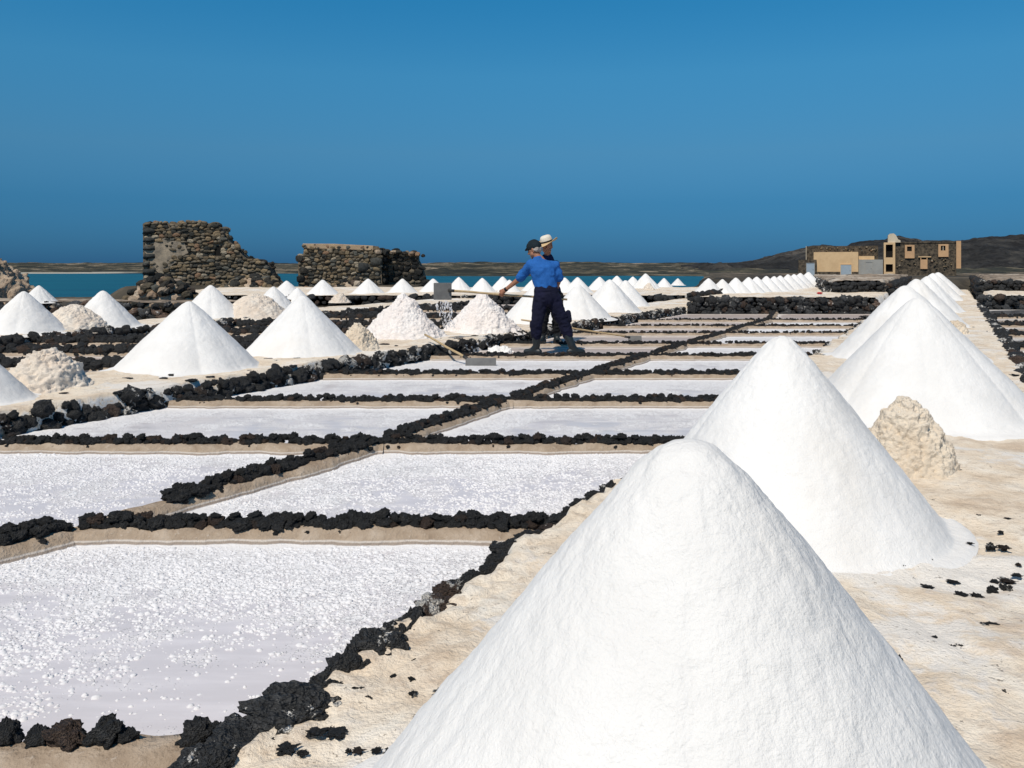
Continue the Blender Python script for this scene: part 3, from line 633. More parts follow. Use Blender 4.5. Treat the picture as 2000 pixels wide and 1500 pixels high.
big_cone('second largest white salt cone, right behind the nearest one, left of the small tan heap', 1.34, 4.06, .885, .755, 2, (340, 220), GR_R, tip=.09, flute=.028, clump=.0026, tipbump=.006, skirt=.012, ext=1.12)
big_cone('broad white salt cone standing directly behind the small tan heap on the right bank', 3.38, 6.84, .96, .93, 3, (300, 170), GR_R, ext=1.14, tip=.09, flute=.05, clump=.0022)
FARC = [cone_mesh('salt_cone', 1.0, 1.0, 120, 60, 60 + i, M_SALT, ext=1.2, tip=.09, flute=.045, clump=.006) for i in range(6)]
def small_cone(label, loc, h, r, i, group):
    o = ob('salt_cone', FARC[i % 6], None, loc, (0, 0, i * 1.31), (r, r, h)); return thing(o, label, 'salt cone', group)
for i, (ax, ay, Z, r, lab) in enumerate([(1769, 556, 10.8, .95, 'first salt cone behind the broad one on the right bank'), (1790, 544, 16.7, .93, 'second salt cone behind the broad one on the right bank'),
        (1811, 538.5, 21.2, .92, 'third salt cone behind the broad one on the right bank'), (1822, 533, 28.5, .98, 'fourth salt cone behind the broad one, last but one of the right bank row'), (1832, 531.5, 33.0, 1.0, 'farthest salt cone of the right bank row, in front of the house')]):
    p = Q(ax, ay, Z); small_cone(lab, (p[0], Z, .17), p[2] - .17, r, i, GR_R)
LB = [(-62, 664, 800, 1.0, 'salt cone on the left bank cut off by the left edge'), (369, 586, 733, .95, 'large smooth salt cone on the left bank right of the tan heap'), (590, 575, 700, .98, 'large smooth salt cone on the left bank below the second ruin'),
      (1042, 560, 634, 1.0, 'salt cone on the left bank hidden behind the worker in blue'), (1129, 555, 624, 1.0, 'salt cone on the left bank just right of the workers'), (1191, 545, 612, 1.0, 'salt cone on the left bank, second to the right of the workers'), (1222, 547, 600, 1.0, 'farthest salt cone on the left bank, third to the right of the workers')]
for i, (ax, ay, by, k, lab) in enumerate(LB):
    loc, h, r = from_px(ax, ay, by, .2, k)
    if i in (1, 2): big_cone(lab, loc[0], loc[1], h, r, 30 + i, (220, 120), GR_L, zg=.2, tip=.08, flute=.03, clump=.003)
    else: small_cone(lab, loc, h, r, i + 1, GR_L)
for i, (ax, ay, by, k, lab) in enumerate([(788, 572, 664, 1.0, 'rough pinkish salt cone nearer the tilted rake, with clumpy sides'), (941, 570, 652, .98, 'rough pinkish salt cone under the raised rake of the worker in blue')]):
    loc, h, r = from_px(ax, ay, by, .2, k)
    big_cone(lab, loc[0], loc[1], h, r, 50 + i, (240, 130), GR_L, mat=M_LUMPY, zg=.2, tip=.12, flute=.01, clump=.012, rough=.035, skirt=.012, ext=1.16)
for i, (ax, ay, by, lab) in enumerate([(46, 568, 654, 'salt cone at the far left on the second bank, left of the long tan heap'), (201, 567, 641, 'salt cone on the second bank right of the leftmost long tan heap'), (411, 556, 623, 'salt cone on the second bank below the big ruin, beside a long tan heap'), (534, 559, 612, 'salt cone on the second bank right of the long tan heap below the big ruin'), (581, 562, 604, 'farthest salt cone on the second bank, tip behind the large cone')]):
    loc, h, r = from_px(ax, ay, by, .2, .98); small_cone(lab, loc, h, r, i + 3, GR_2)
loc, h, r = from_px(76, 557, 591, .44, .95); small_cone('salt cone on the terrace beside the lagoon, at the foot of the tan spoil heap', loc, h, r, 2, GR_2)
TC = [(560, 548, 577), (630, 546, 576), (719, 544, 574), (786, 544, 572), (846, 544, 571), (896, 541, 568), (942, 542.5, 571), (982, 540, 567), (995, 546, 571), (1040, 546, 569), (1103, 542, 571), (1128, 541, 572), (1171, 540.5, 567), (1205, 538.5, 563), (1236, 540, 562), (1261, 534, 564), (1297, 543, 561), (1324, 543.5, 557)]
TL = ['between the two ruins', 'below the left half of the second ruin', 'below the middle of the second ruin', 'below the right half of the second ruin', 'just left of the raised rake blade', 'just right of the raised rake blade', 'above the clumpy cone under the rake', 'left of the worker in blue, partly behind his arm', 'directly under the forearm of the worker in blue', 'hidden by the worker in blue', 'immediately right of the worker in blue', 'second to the right of the worker in blue', 'third to the right of the workers', 'fourth to the right of the workers', 'left neighbour of the tall cone with a tan patch', 'with a tiny tan heap at its foot, tallest of its row', 'right neighbour of the tall cone, standing alone', 'last on the right of its row']
for i, ((ax, ay, by), t) in enumerate(zip(TC, TL)):
    loc, h, r = from_px(ax, ay, by, .31, .88 if i < 5 else .98); small_cone('far salt cone ' + t, loc, h, r, i, GR_T)
HX = [(1384, 543, 574), (1411, 545, 573.5), (1437, 542, 573), (1462, 541, 572.5), (1478, 540, 571), (1497, 539, 570), (1512, 539, 568.5), (1524, 538, 567), (1539, 535.5, 565.5), (1551, 535, 564), (1563, 533, 562.5), (1579, 531, 560.5)]
for i, (ax, ay, by) in enumerate(HX):
    loc, h, r = from_px(ax, ay, by, .47, .95)
    small_cone('small salt cone, %s from the left in the row below the house' % (['first', 'second'] + ORD[2:])[i] if i < 11 else 'small salt cone, last on the right in the row below the house', loc, h, r, i + 2, GR_H)
GH = 'tan salt heaps'
def heap(label, cx, by, hpx, wpx, zg, seed, mat=M_TANSALT, asp=1.0, res=(150, 80), rough=.034, tip=.75):
    loc0 = P(cx, by, zg); r = wpx / 2 / F * loc0[1]; r = r * (1 + r / loc0[1] * .8); Z = loc0[1] + r * .7 * asp; X = (cx - CX) / F * Z; h = hpx / F * Z
    me = cone_mesh('salt_heap', h, r / 1.08, res[0], res[1], seed, mat, tip=tip, flute=.03, clump=.012, rough=rough, skirt=.012, ext=1.2)
    o = ob('salt_heap', me, None, (X, Z, zg), (0, 0, 0), (1, asp, 1)); return thing(o, label, 'salt heap', GH)
heap('crumbly tan salt heap on the left bank, left of the large smooth cone', 90, 766, 74, 190, .2, 70, rough=.045, tip=.8)
heap('long low tan salt heap between two white cones at the far left', 142, 645, 46, 150, .2, 71, tip=.6)
heap('long low tan salt heap right of the cone below the taller ruin', 498, 620, 44, 150, .2, 72, tip=.6)
heap('yellowish tan salt heap between the large smooth cone and the clumpy cone', 700, 684, 50, 96, .2, 73, M_TANSALT2, tip=.5)
heap('tiny tan salt heap on the far end of the second bank', 664, 588, 17, 40, .2, 74, tip=.3)
heap('small tan salt heap between the second and third big cones of the right bank', 1768, 930, 138, 225, .17, 75, M_TANSALT2, .9, (260, 150), .032, .8)
heap('low tan salt heap beside the far cones on the right bank', 1866, 652, 26, 60, .17, 76, M_TANSALT2)
heap('small tan heap leaning on the tallest cone of the far row', 1267, 566, 14, 24, .31, 77)
lo = P(975, 691, 0.0)
me = cone_mesh('salt_slush', .11, .24, 120, 60, 80, M_SALT, tip=.6, flute=.03, clump=.02, rough=.05)
thing(ob('salt_slush', me, None, (lo[0], lo[1] + .22, 0), (0, 0, 0), (1.0, .8, 1)), 'heap of wet white salt raked up on the pan left of the worker in blue', 'salt heap', 'wet salt')
me = cone_mesh('spoil_heap', 2.15, 2.5, 200, 110, 81, M_EARTH, tip=.2, flute=.03, clump=.04, rough=.22)
thing(ob('spoil_heap', me, None, (-16.7, 25.0, -.1)), 'tall brown heap of stony earth at the left edge beside the lagoon', 'earth heap')

# ------------------------------------------------------------------ ruins
def inside(poly, x, z):
    c = False; n = len(poly)
    for i in range(n):
        x0, z0 = poly[i]; x1, z1 = poly[(i + 1) % n]
        if (z0 > z) != (z1 > z) and x < (x1 - x0) * (z - z0) / (z1 - z0) + x0: c = not c
    return c
def ruin_face(e, base, poly, yf, meshes, course, wmin, wmax, limit, holes=()):
    zs = [p[1] for p in poly]; xs = [p[0] for p in poly]; z = min(zs) + course * .5; items = []
    while z < max(zs) + course * .3:
        x = min(xs) + random.uniform(0, wmin); cz = course * random.uniform(.8, 1.2)
        while x < max(xs):
            wd = random.uniform(wmin, wmax); c = x + wd / 2; zz = z + random.uniform(-.055, .055) + .05 * math.sin(c * 1.3 + z)
            if inside(poly, c, zz - course * .15) and not any(h[0] < c < h[1] and h[2] < zz < h[3] for h in holes):
                hh = cz * random.uniform(.40, .74)
                items.append((wd * hh, (c, yf - random.uniform(-.04, .04), zz), (wd * random.uniform(.48, .62), .10, hh), (random.uniform(-.2, .2), random.uniform(-.3, .3), random.uniform(-.25, .25) + random.choice((0, math.pi)))))
            x += wd * .96
        z += cz * .98
    items.sort(key=lambda t: -t[0] * random.uniform(.8, 1.2))
    for _, l, sz, rt in items[:limit]: stone(e, meshes, l, sz, rt, base=base)
    V, Fc, n = [], [], 0
    src = [(np.array([v.co[:] for v in m.vertices]), np.array([p.vertices[:] for p in m.polygons])) for m in meshes]
    for _, l, sz, rt in items[limit:]:
        v, f = random.choice(src); R = np.array(Euler(rt).to_matrix()); w_ = (v * np.array(sz)) @ R.T + np.array(l) - np.array(base); V.append(w_); Fc.append(f + n); n += len(v)
    if V: structure(ob('small_stones', mk_mesh('small_stones', np.concatenate(V), np.concatenate(Fc), M_SMALLST), e), 'stuff')
    return len(items)
YR = 40.0
def pxpoly(l, Y): return [(float(Q(a, b, Y)[0]), float(Q(a, b, Y)[2])) for a, b in l]
b1 = Q(400, 578, YR); b1[1] = YR
ruin = empty('ruin_wall', (b1[0], YR, b1[2]), 'taller ruined stone wall with a patch of old plaster, its right side tumbling down', 'ruined wall', 'ruined walls at the lagoon')
def local(me, base, name, parent):
    me.transform(Matrix.Translation((-base[0], -base[1], -base[2]))); return ob(name, me, parent)
A = pxpoly([(280, 581), (279, 438), (300, 437), (345, 436), (400, 435), (422, 441), (432, 447), (438, 461), (450, 476), (466, 490), (478, 504), (500, 509), (518, 513), (526, 524), (532, 540), (545, 552), (575, 572), (580, 581)], YR)
local(MB().prism(A, YR, YR + .85).mesh('core', M_MORTAR), b1, 'core', ruin)
A2 = [(x, z + .03) for x, z in A]
hole = [float(Q(419, 0, YR)[0]), float(Q(434, 0, YR)[0]), float(Q(0, 499, YR)[2]), float(Q(0, 480, YR)[2])]
plast = [float(Q(298, 0, YR)[0]), float(Q(326, 0, YR)[0]), float(Q(0, 514, YR)[2]), float(Q(0, 470, YR)[2])]
print('ruin', ruin_face(ruin, b1, A2, YR - .03, RU, .165, .16, .40, 235, holes=(hole, plast)))
local(MB().box(hole[0], hole[1], YR - .012, YR + .02, hole[2], hole[3]).mesh('niche', m_plain('niche_dark', (.012, .011, .010))), b1, 'niche', ruin)
pv = []; rs = np.random.RandomState(4)
for k in range(26):
    a = 2 * math.pi * k / 26; rad = 1 + .22 * math.sin(3 * a + 1) + rs.uniform(-.12, .12); pv.append((Q(320 + 38 * rad * math.cos(a), 0, YR)[0], Q(0, 494 - 32 * rad * math.sin(a), YR)[2]))
me = MB().prism([(float(a), float(b)) for a, b in pv], YR - .105, YR + .01).mesh('plaster', M_PLASTER); local(me, b1, 'plaster', ruin)
for k in range(9):                                   # dressed corner stones up the left edge
    z = float(Q(0, 578 - 15.8 * k, YR)[2]); wq = random.choice((.22, .36)); x = float(Q(278, 0, YR)[0]) + wq
    stone(ruin, RQ, (x, YR + .2, z), (wq, .42, .19), (0, 0, 0), 'corner_stone', b1)
for k in range(34):                                  # loose stones on the broken top
    i = 1 + k % 15; t = random.random(); x = A[i][0] * (1 - t) + A[i + 1][0] * t; z = A[i][1] * (1 - t) + A[i + 1][1] * t
    stone(ruin, RU if x < Q(470, 0, YR)[0] else RUD, (x, YR + random.uniform(.0, .8), z + .02), (random.uniform(.13, .24), random.uniform(.12, .2), random.uniform(.08, .14)), base=b1)
b2 = Q(706, 575, YR); b2[1] = YR
ruin2 = empty('ruin_wall', (b2[0], YR, b2[2]), 'lower ruined stone wall with a flat tan top, right of the taller one', 'ruined wall', 'ruined walls at the lagoon')
B = pxpoly([(583, 582), (582, 500), (592, 497), (594, 480), (742, 484), (748, 582)], YR)
C = pxpoly([(700, 582), (700, 488), (745, 489), (815, 493), (816, 508), (824, 524), (834, 560), (838, 582)], YR + .9)
local(MB().prism(B, YR, YR + 1.7).mesh('core', M_MORTAR), b2, 'core', ruin2)
local(MB().prism(C, YR + .9, YR + 1.69).mesh('core', M_MORTAR), b2, 'core', ruin2)
print('ruin2', ruin_face(ruin2, b2, B, YR - .03, RU, .155, .15, .34, 200))
ruin_face(ruin2, b2, [p for p in C], YR + .87, RUD, .23, .24, .46, 70)
for k in range(7):
    z = float(Q(0, 575 - 13.5 * k, YR)[2]); stone(ruin2, RUD, (B[-1][0] + random.uniform(-.02, .05), YR + .45, z), (.16, .4, .15), (0, 0, 0), 'corner_stone', b2)
x0, x1 = float(Q(594, 0, YR)[0]), float(Q(744, 0, YR)[0]); za, zb_ = float(Q(0, 481, YR)[2]), float(Q(0, 484, YR)[2])
cap = MB().prism([(x0 - .05, za - .10), (x1 - .35, zb_ - .14), (x1 - .35, zb_ + .10), (x0 + 1.5, za + .12), (x0 - .05, za + .13)], YR - .12, YR + 1.6)
local(cap.mesh('wall_cap', M_TANMUD, bevel=.03), b2, 'wall_cap', ruin2)
for x, y, wd, hg, ms in [(735, 511, .30, .23, RQ), (710, 522, .27, .25, RQ), (738, 492, .2, .15, RB_), (752, 489, .16, .1, RU), (764, 492, .22, .1, RB_), (775, 492, .18, .1, RU), (786, 494, .2, .1, RB_), (800, 495, .16, .12, RB_), (812, 496, .14, .12, RU), (823, 499, .13, .09, RB_), (586, 505, .22, .2, RUD), (594, 528, .26, .24, RUD), (588, 545, .24, .2, RUD)]:
    q = Q(x, y, YR); dy = .75 if x > 740 else -.02
    stone(ruin2, ms, (q[0], YR + dy, q[2]), (wd, .2, hg), (0, 0, random.uniform(-.2, .2)), 'loose_stone' if x > 740 else 'block', b2)
# rubble mound in front of the taller ruin
def rubble(label, cx, cy, z0, lx, ly, h, n, seed, sz, ms):
    e = empty('rubble_heap', (cx, cy, z0), label, 'rubble heap')
    me = cone_mesh('earth_core', 1.0, 1.0, 90, 40, seed, M_EARTH, tip=.6, flute=.02, clump=.03, rough=.12, ext=1.15); ob('earth_core', me, e, (0, 0, 0), (0, 0, 0), (lx, ly, h))
    rs = random.Random(seed)
    for k in range(n):
        a = rs.uniform(0, 6.28); q = rs.random() ** .5; x, y = lx * q * math.cos(a), ly * q * math.sin(a); s = rs.uniform(.6, 1.3) * sz
        zz = h * (1 - (math.sqrt(q * q + .36) - .6) / (math.sqrt(1.36) - .6)) * .98
        stone(e, rs.choice(ms), (x, y, zz), (s, s * rs.uniform(.6, 1), s * rs.uniform(.5, .8)))
    return e
rubble('heap of tan and dark rubble at the left foot of the taller ruin', -9.9, 23.2, .0, 1.35, .8, 1.02, 170, 90, .17, [RB_, RB_, RU, RUD])
rubble('tumbled dark stones in front of the right end of the taller ruin', -12.0, 38.0, .1, 1.7, .8, .7, 110, 91, .22, [RU, RUD, RU])
rubble('small dark rubble heap below the middle of the lower ruin', -7.4, 38.6, .1, 1.0, .5, .6, 50, 92, .2, [RUD, RB_, RU])

# ------------------------------------------------------------------ stone house on the far side
YH = 150.0
def hx(px): return float((px - CX) / F * YH)
def hz(py): return float(CAMZ - (py - HY) / F * YH)
base_h = ((hx(1715)), YH, hz(538))
house = empty('stone_house', base_h, 'two storey dark stone house with tan framed windows in front of the dark hill', 'house')
M_HSTONE = m_plain('house_stone', (.15, .12, .085), (.022, .021, .020), .95, 2.2, .2, obj=False); M_HTAN = m_plain('tan_render', (.70, .50, .29), (.60, .42, .24), .95, .9, .02, obj=False)
M_HORANGE = m_plain('ochre_render', (.60, .38, .21), (.52, .33, .19), .95, .9, .02); M_HGREY = m_plain('grey_render', (.35, .35, .33), (.28, .28, .27), .95, .5, .02)
M_DOOR = m_plain('pale_blue_door', (.36, .43, .49), (.30, .37, .43), .6, .6, .01); M_DARK = m_plain('dark_opening', (.010, .009, .008), (.016, .014, .012), .9); M_HCREAM = m_plain('cream_render', (.66, .58, .45), (.55, .47, .35), .95, .8, .02)
def hpart(name, boxes, mat, parent=house, label=None):
    mb = MB()
    for x0, x1, y0, y1, d0, d1 in boxes: mb.box(hx(x0), hx(x1), YH + d0, YH + d1, hz(y1), hz(y0))
    pb = base_h
    me = mb.mesh(name, mat); me.transform(Matrix.Translation((-pb[0], -pb[1], -pb[2]))); o = ob(name, me, parent)
    if label: o['label'] = label
    return o
hpart('wall', [(1747, 1861, 475, 540, 0, 8)], M_HSTONE)
hpart('corner_pillar', [(1860.5, 1869, 472, 524, -.35, 8.3)], M_HORANGE)
hpart('parapet', [(1746, 1861, 473, 475.6, -.1, 8.1)], M_HSTONE)
hpart('rear_wall', [(1569, 1716, 479, 540, 4, 8.5)], M_HSTONE)
hpart('tan_block', [(1588, 1676.5, 492, 540, -1.5, 3.98)], M_HTAN)
hpart('block_foot', [(1592, 1677, 531, 540, -1.62, -1.4)], M_HSTONE)
hpart('side_annex', [(1557, 1594, 507, 540, -2.2, 3.5)], M_HSTONE)
hpart('grey_annex', [(1676.8, 1724, 507, 540, -1.0, 3.96)], M_HGREY)
hpart('annex_parapet', [(1677, 1708, 500, 506.8, 1.2, 3.95)], M_HTAN)
tw = hpart('tower', [(1726, 1729.5, 474, 540, -.8, 4), (1743, 1747.5, 474, 540, -.8, 4), (1729.5, 1743, 474, 478, -.8, 4), (1729.5, 1743, 503, 516, -.8, 4), (1729.5, 1743, 531, 540, -.8, 4), (1729.5, 1743, 478, 540, 1.2, 3.9)], M_HTAN)
hpart('opening', [(1729.6, 1742.9, 478.1, 502.9, .04, 1.1)], M_DARK, tw); hpart('opening', [(1729.6, 1742.9, 516.1, 530.9, .04, 1.1)], M_DARK, tw)
tw.location = (0, 0, 0)
sw = MB().prism([(hx(a), hz(b)) for a, b in [(1734, 474), (1734, 460), (1737, 457), (1745, 456.5), (1749, 460), (1753, 468), (1757.5, 470), (1757.5, 474)]], YH - .5, YH + 2.5)
me = sw.mesh('stair_head', M_HCREAM); me.transform(Matrix.Translation((-base_h[0], -base_h[1], -base_h[2]))); ob('stair_head', me, house)
def opening(name, sur, hole, matf, matd, d=-.25):
    f = hpart(name, [(sur[0], hole[0], sur[2], sur[3], d, .1), (hole[1], sur[1], sur[2], sur[3], d, .1), (hole[0], hole[1], sur[2], hole[2], d, .1), (hole[0], hole[1], hole[3], sur[3], d, .1)], matf)
    hpart('pane' if name == 'window' else 'door_opening', [(hole[0], hole[1], hole[2], hole[3], -.06, .08)], matd, f); return f
opening('window', (1766, 1784, 479, 504.5), (1770, 1779, 482, 491), M_HORANGE, M_DARK)
w2 = opening('window', (1828, 1846.5, 478, 502), (1832.5, 1841, 481, 490), M_HORANGE, M_DARK)
hpart('mullion', [(1836.3, 1837.3, 481, 490, -.15, .0)], M_HCREAM, w2)
opening('door', (1795, 1808, 503, 525), (1796.5, 1806.5, 503.5, 507), M_HORANGE, M_DARK)
hpart('lintel', [(1791, 1815, 501, 502.8, -.3, .1)], M_HTAN)
for x0, x1, y0, y1, d in [(1574, 1590, 514, 538, -2.3), (1642, 1663, 517, 539, -1.7), (1691, 1704, 512, 536, -1.08)]:
    dr = hpart('door', [(x0, x1, y0, y1, d, d + .3)], M_DOOR if x0 != 1691 else M_HGREY); 
    hpart('handle', [(x1 - 3, x1 - 2.2, (y0 + y1) / 2, (y0 + y1) / 2 + 1, d - .08, d)], M_DARK, dr)
    hpart('frame', [(x0 - .8, x0, y0 - .8, y1, d - .05, d + .3), (x1, x1 + .8, y0 - .8, y1, d - .05, d + .3), (x0, x1, y0 - .8, y0, d - .05, d + .3)], M_HTAN if x0 == 1642 else M_HGREY, dr)
house.rotation_euler = (0, 0, -.40); house.scale = (.925, 1, 1)
hpart('pole', [(1569, 1570.2, 479, 507, 3.6, 3.9)], M_HCREAM)
random.seed(12)
for k in range(60):                                  # pale stones showing in the dark walls
    a = random.random() < .6; px, py = (random.uniform(1750, 1858), random.uniform(505, 528)) if a else (random.uniform(1600, 1712), random.uniform(481, 491)); d = 0 if a else 4
    if a and 1792 < px < 1812: continue
    stone(house, RU, (hx(px) - base_h[0], d - .05, hz(py) - base_h[2]), (random.uniform(.12, .22), .15, random.uniform(.10, .16)))
random.seed(15)
e = empty('rubble_heap', (hx(1655), YH - 1.5, hz(540)), 'line of pale rubble along the foot of the house', 'rubble heap', rz=-.40)
for k in range(70):
    stone(e, RB_, (random.uniform(-8.5, 9), random.uniform(-.8, .8), random.uniform(-.1, .25)), (random.uniform(.12, .4), .25, random.uniform(.1, .28)))
# red cloth left on the terrace
bm = bmesh.new(); bmesh.ops.create_icosphere(bm, subdivisions=3, radius=1)
for v in bm.verts:
    q = v.co.copy(); v.co = Vector((q.x * .085, q.y * .06, q.z * .03)) * (1 + .35 * float(vnoise(np.array([q[:]]) * 2.3, 5)[0]))
me = bpy.data.meshes.new('red_cloth'); bm.to_mesh(me); bm.free(); me.materials.append(m_plain('red_cloth', (.50, .05, .05), (.38, .03, .04), .8))
p = P(1601, 574, .5); thing(ob('red_cloth', me, None, (p[0], p[1], .52)), 'small red cloth lying on the terrace right of the far cone row', 'cloth')
# ------------------------------------------------------------------ rakes
M_WOOD = m_plain('pale_wood', (.52, .40, .24), (.40, .29, .16), .7, 12, .003); M_BOARD = m_plain('grey_board', (.20, .20, .195), (.14, .14, .14), .8, 6, .004); M_METAL = m_plain('iron', (.05, .05, .05), None, .6)
def rake(label, blade_c, blade_w, blade_h, tilt, tip, thick=.022, base=None, hr=.016, normal_rot=0.0, attach=(0, 0, 0)):
    base = Vector(blade_c); e = empty('salt_rake', base, label, 'rake', 'wooden salt rakes')
    me = MB().box(-blade_w / 2, blade_w / 2, -thick / 2, thick / 2, -blade_h / 2, blade_h / 2).mesh('blade', M_BOARD, bevel=.004); b = ob('blade', me, e, (0, 0, 0), (tilt, normal_rot[1] if isinstance(normal_rot, tuple) else 0, normal_rot[0] if isinstance(normal_rot, tuple) else normal_rot))
    t = Vector(tip) - base; a = Vector(attach); pts = [a + (t - a) * k for k in np.linspace(0, 1, 7)]
    for i in range(1, 6): pts[i] = pts[i] + Vector((0, 0, .004 * math.sin(i * 1.7)))
    ob('handle', MB().tube(pts, [hr * 1.12 - .02 * hr * i for i in range(7)], 10).mesh('handle', M_WOOD, True), e)
    d = (t - a).normalized(); ob('socket', MB().tube([a - d * .01, a + d * .09], hr * 1.45, 10).mesh('socket', M_METAL, True), e)
    return e
Y1 = 12.6
bl = Q(864.5, 569, Y1 + .42); tp = Q(1108, 585, Y1 + .24)
rake('wooden rake with a square grey board, raised level by the worker in blue', tuple(bl), .285, .27, .12, tuple(tp), attach=(.10, -.02, .015), normal_rot=.12)
bl = P(939, 714, .0); bl[2] = .052
tp = Q(830, 653.5, 12.35)
rake('wooden rake lying tilted against the left bank with its grey board in the water', (bl[0], bl[1], .052), .42, .105, -.15, tuple(tp), attach=(-.19, .01, .045))
bl = P(1240, 668, .0); tp = Q(1018, 624.5, 14.28)
rake('wooden rake leaning behind the legs of the two workers, its board on the brown pan', (bl[0], bl[1], .055), .24, .115, -.2, tuple(tp), attach=(-.1, .0, .03), hr=.014)
# brine and salt sliding off the raised board
M_DROP = m_plain('wet_salt', (.80, .80, .82), (.72, .72, .75), .35, 20, .004)
rs = random.Random(8); mb = MB(); bmx = bmesh.new()
for k in range(240):
    t = rs.random(); px = 848 + rs.uniform(0, 34) * (1 - t * .35) + t * 18; py = 588 + 52 * t; s = rs.choice((rs.uniform(.003, .007), rs.uniform(.003, .007), rs.uniform(.006, .016))) * (1.2 - .5 * t)
    q = Q(px, py, Y1 + .42 + rs.uniform(-.08, .08)); mt = Matrix.Translation(q - np.array(bl) * 0) @ Matrix.Rotation(rs.uniform(-.5, .5), 4, 'Y') @ Matrix.Diagonal((s * .8, s * .8, s * rs.uniform(1.0, 4.0), 1))
    bmesh.ops.create_icosphere(bmx, subdivisions=1, radius=1, matrix=mt)
me = bpy.data.meshes.new('falling_brine'); bmx.to_mesh(me); bmx.free(); me.materials.append(M_DROP); me.polygons.foreach_set('use_smooth', [True] * len(me.polygons))
structure(ob('falling_brine', me), 'stuff')

# ------------------------------------------------------------------ people
def capsule_bm(bm, p, q, r1, r2, fx=1.0, fy=1.0, seg=14):
    """convex hull of two ellipsoids (fx, fy squash in x and y)"""
    vs = []
    for c, r in ((p, r1), (q, r2)):
        m = Matrix.Translation(Vector(c)) @ Matrix.Diagonal((r * fx, r * fy, r, 1))
        vs += bmesh.ops.create_uvsphere(bm, u_segments=seg, v_segments=8, radius=1, matrix=m)['verts']
    res = bmesh.ops.convex_hull(bm, input=vs)
    junk = [g for g in res['geom_interior'] if isinstance(g, bmesh.types.BMVert)]
    if junk: bmesh.ops.delete(bm, geom=list(set(junk)), context='VERTS')
def blob(name, caps, voxel, mat, parent, sm=6, noise=None):
    bm = bmesh.new()
    for c in caps:
        b2_ = bmesh.new(); capsule_bm(b2_, *c); t = bpy.data.meshes.new('t'); b2_.to_mesh(t); b2_.free(); bm.from_mesh(t); bpy.data.meshes.remove(t)
    me = bpy.data.meshes.new('tmp'); bm.to_mesh(me); bm.free(); o = bpy.data.objects.new('tmp', me); COL.objects.link(o)
    r = o.modifiers.new('r', 'REMESH'); r.mode = 'VOXEL'; r.voxel_size = voxel; r.use_smooth_shade = True
    s = o.modifiers.new('s', 'SMOOTH'); s.iterations = sm; s.factor = .5
    dg = bpy.context.evaluated_depsgraph_get(); dg.update(); m2 = bpy.data.meshes.new_from_object(o.evaluated_get(dg)); bpy.data.objects.remove(o); bpy.data.meshes.remove(me)
    m2.name = name; m2.materials.clear(); m2.materials.append(mat); n = len(m2.vertices)
    if noise:
        co = np.zeros(n * 3, np.float32); m2.vertices.foreach_get('co', co); co = co.reshape(-1, 3).astype(float)
        no = np.zeros(n * 3, np.float32); m2.vertices.foreach_get('normal', no); no = no.reshape(-1, 3)
        co = co + no * noise(co)[:, None]; m2.vertices.foreach_set('co', co.astype(np.float32).ravel()); m2.update()
    m2.polygons.foreach_set('use_smooth', np.ones(len(m2.polygons), bool))
    return ob(name, m2, parent)
def chain(pts, rad, fx=1.0, fy=1.0): return [(pts[i], pts[i + 1], rad[i], rad[i + 1], fx, fy) for i in range(len(pts) - 1)]
M_SKIN = m_plain('tanned_skin', (.36, .17, .10), (.30, .13, .075), .55, 5, .002, .4); M_SHIRT = m_plain('blue_shirt', (.022, .130, .43), (.016, .100, .34), .85, 5, .02); M_TROUS = m_plain('navy_trousers', (.010, .011, .035), (.006, .007, .020), .9, 5, .02)
M_BOOT = m_plain('rubber_boot', (.012, .018, .022), (.011, .018, .022), .5, 4, .004, .5); M_CAPM = m_plain('dark_cap', (.012, .022, .030), (.008, .015, .020), .85, 8, .004); M_HAIR = m_plain('grey_hair', (.42, .38, .34), (.30, .27, .25), .8, 20, .004); M_BLACK = m_plain('black_cloth', (.008, .009, .011), (.014, .014, .016), .9, 6, .01)
M_STRAW = m_plain('straw', (.62, .46, .26), (.52, .37, .20), .85, 25, .004); M_STRAWW = m_plain('white_straw', (.78, .74, .64), (.70, .65, .54), .85, 25, .004); M_EYE = m_plain('eye', (.03, .02, .015), None, .3)
def hand(c, fwd, curl, side, s=1.0):
    """palm, four unequal bent fingers and a thumb curling round a bar; c palm centre, fwd finger direction, curl bending direction, side towards the thumb"""
    c, f, k, d = Vector(c), Vector(fwd).normalized(), Vector(curl).normalized(), Vector(side).normalized(); out = []
    out += [(tuple(c - f * .035 * s), tuple(c + f * .03 * s), .030 * s, .030 * s, 1, 1), (tuple(c - f * .03 * s + d * .02 * s), tuple(c + f * .03 * s + d * .022 * s), .020 * s, .018 * s, 1, 1), (tuple(c - f * .03 * s - d * .02 * s), tuple(c + f * .028 * s - d * .024 * s), .020 * s, .016 * s, 1, 1)]
    for j, ln in enumerate((.92, 1.0, .95, .78)):
        a = c + f * .035 * s + d * (.030 - .020 * j) * s; b = a + f * .030 * ln * s + k * .018 * s; e = b + k * .030 * ln * s + f * .004 * s; g = e + k * .012 * s - f * .020 * ln * s
        out += chain([tuple(a), tuple(b), tuple(e), tuple(g)], [.0105 * s, .010 * s, .009 * s, .008 * s])
    a = c - f * .015 * s + d * .032 * s; b = a + d * .022 * s + f * .020 * s + k * .014 * s; e = b + k * .026 * s + f * .014 * s
    out += chain([tuple(a), tuple(b), tuple(e)], [.014 * s, .012 * s, .010 * s]); return out
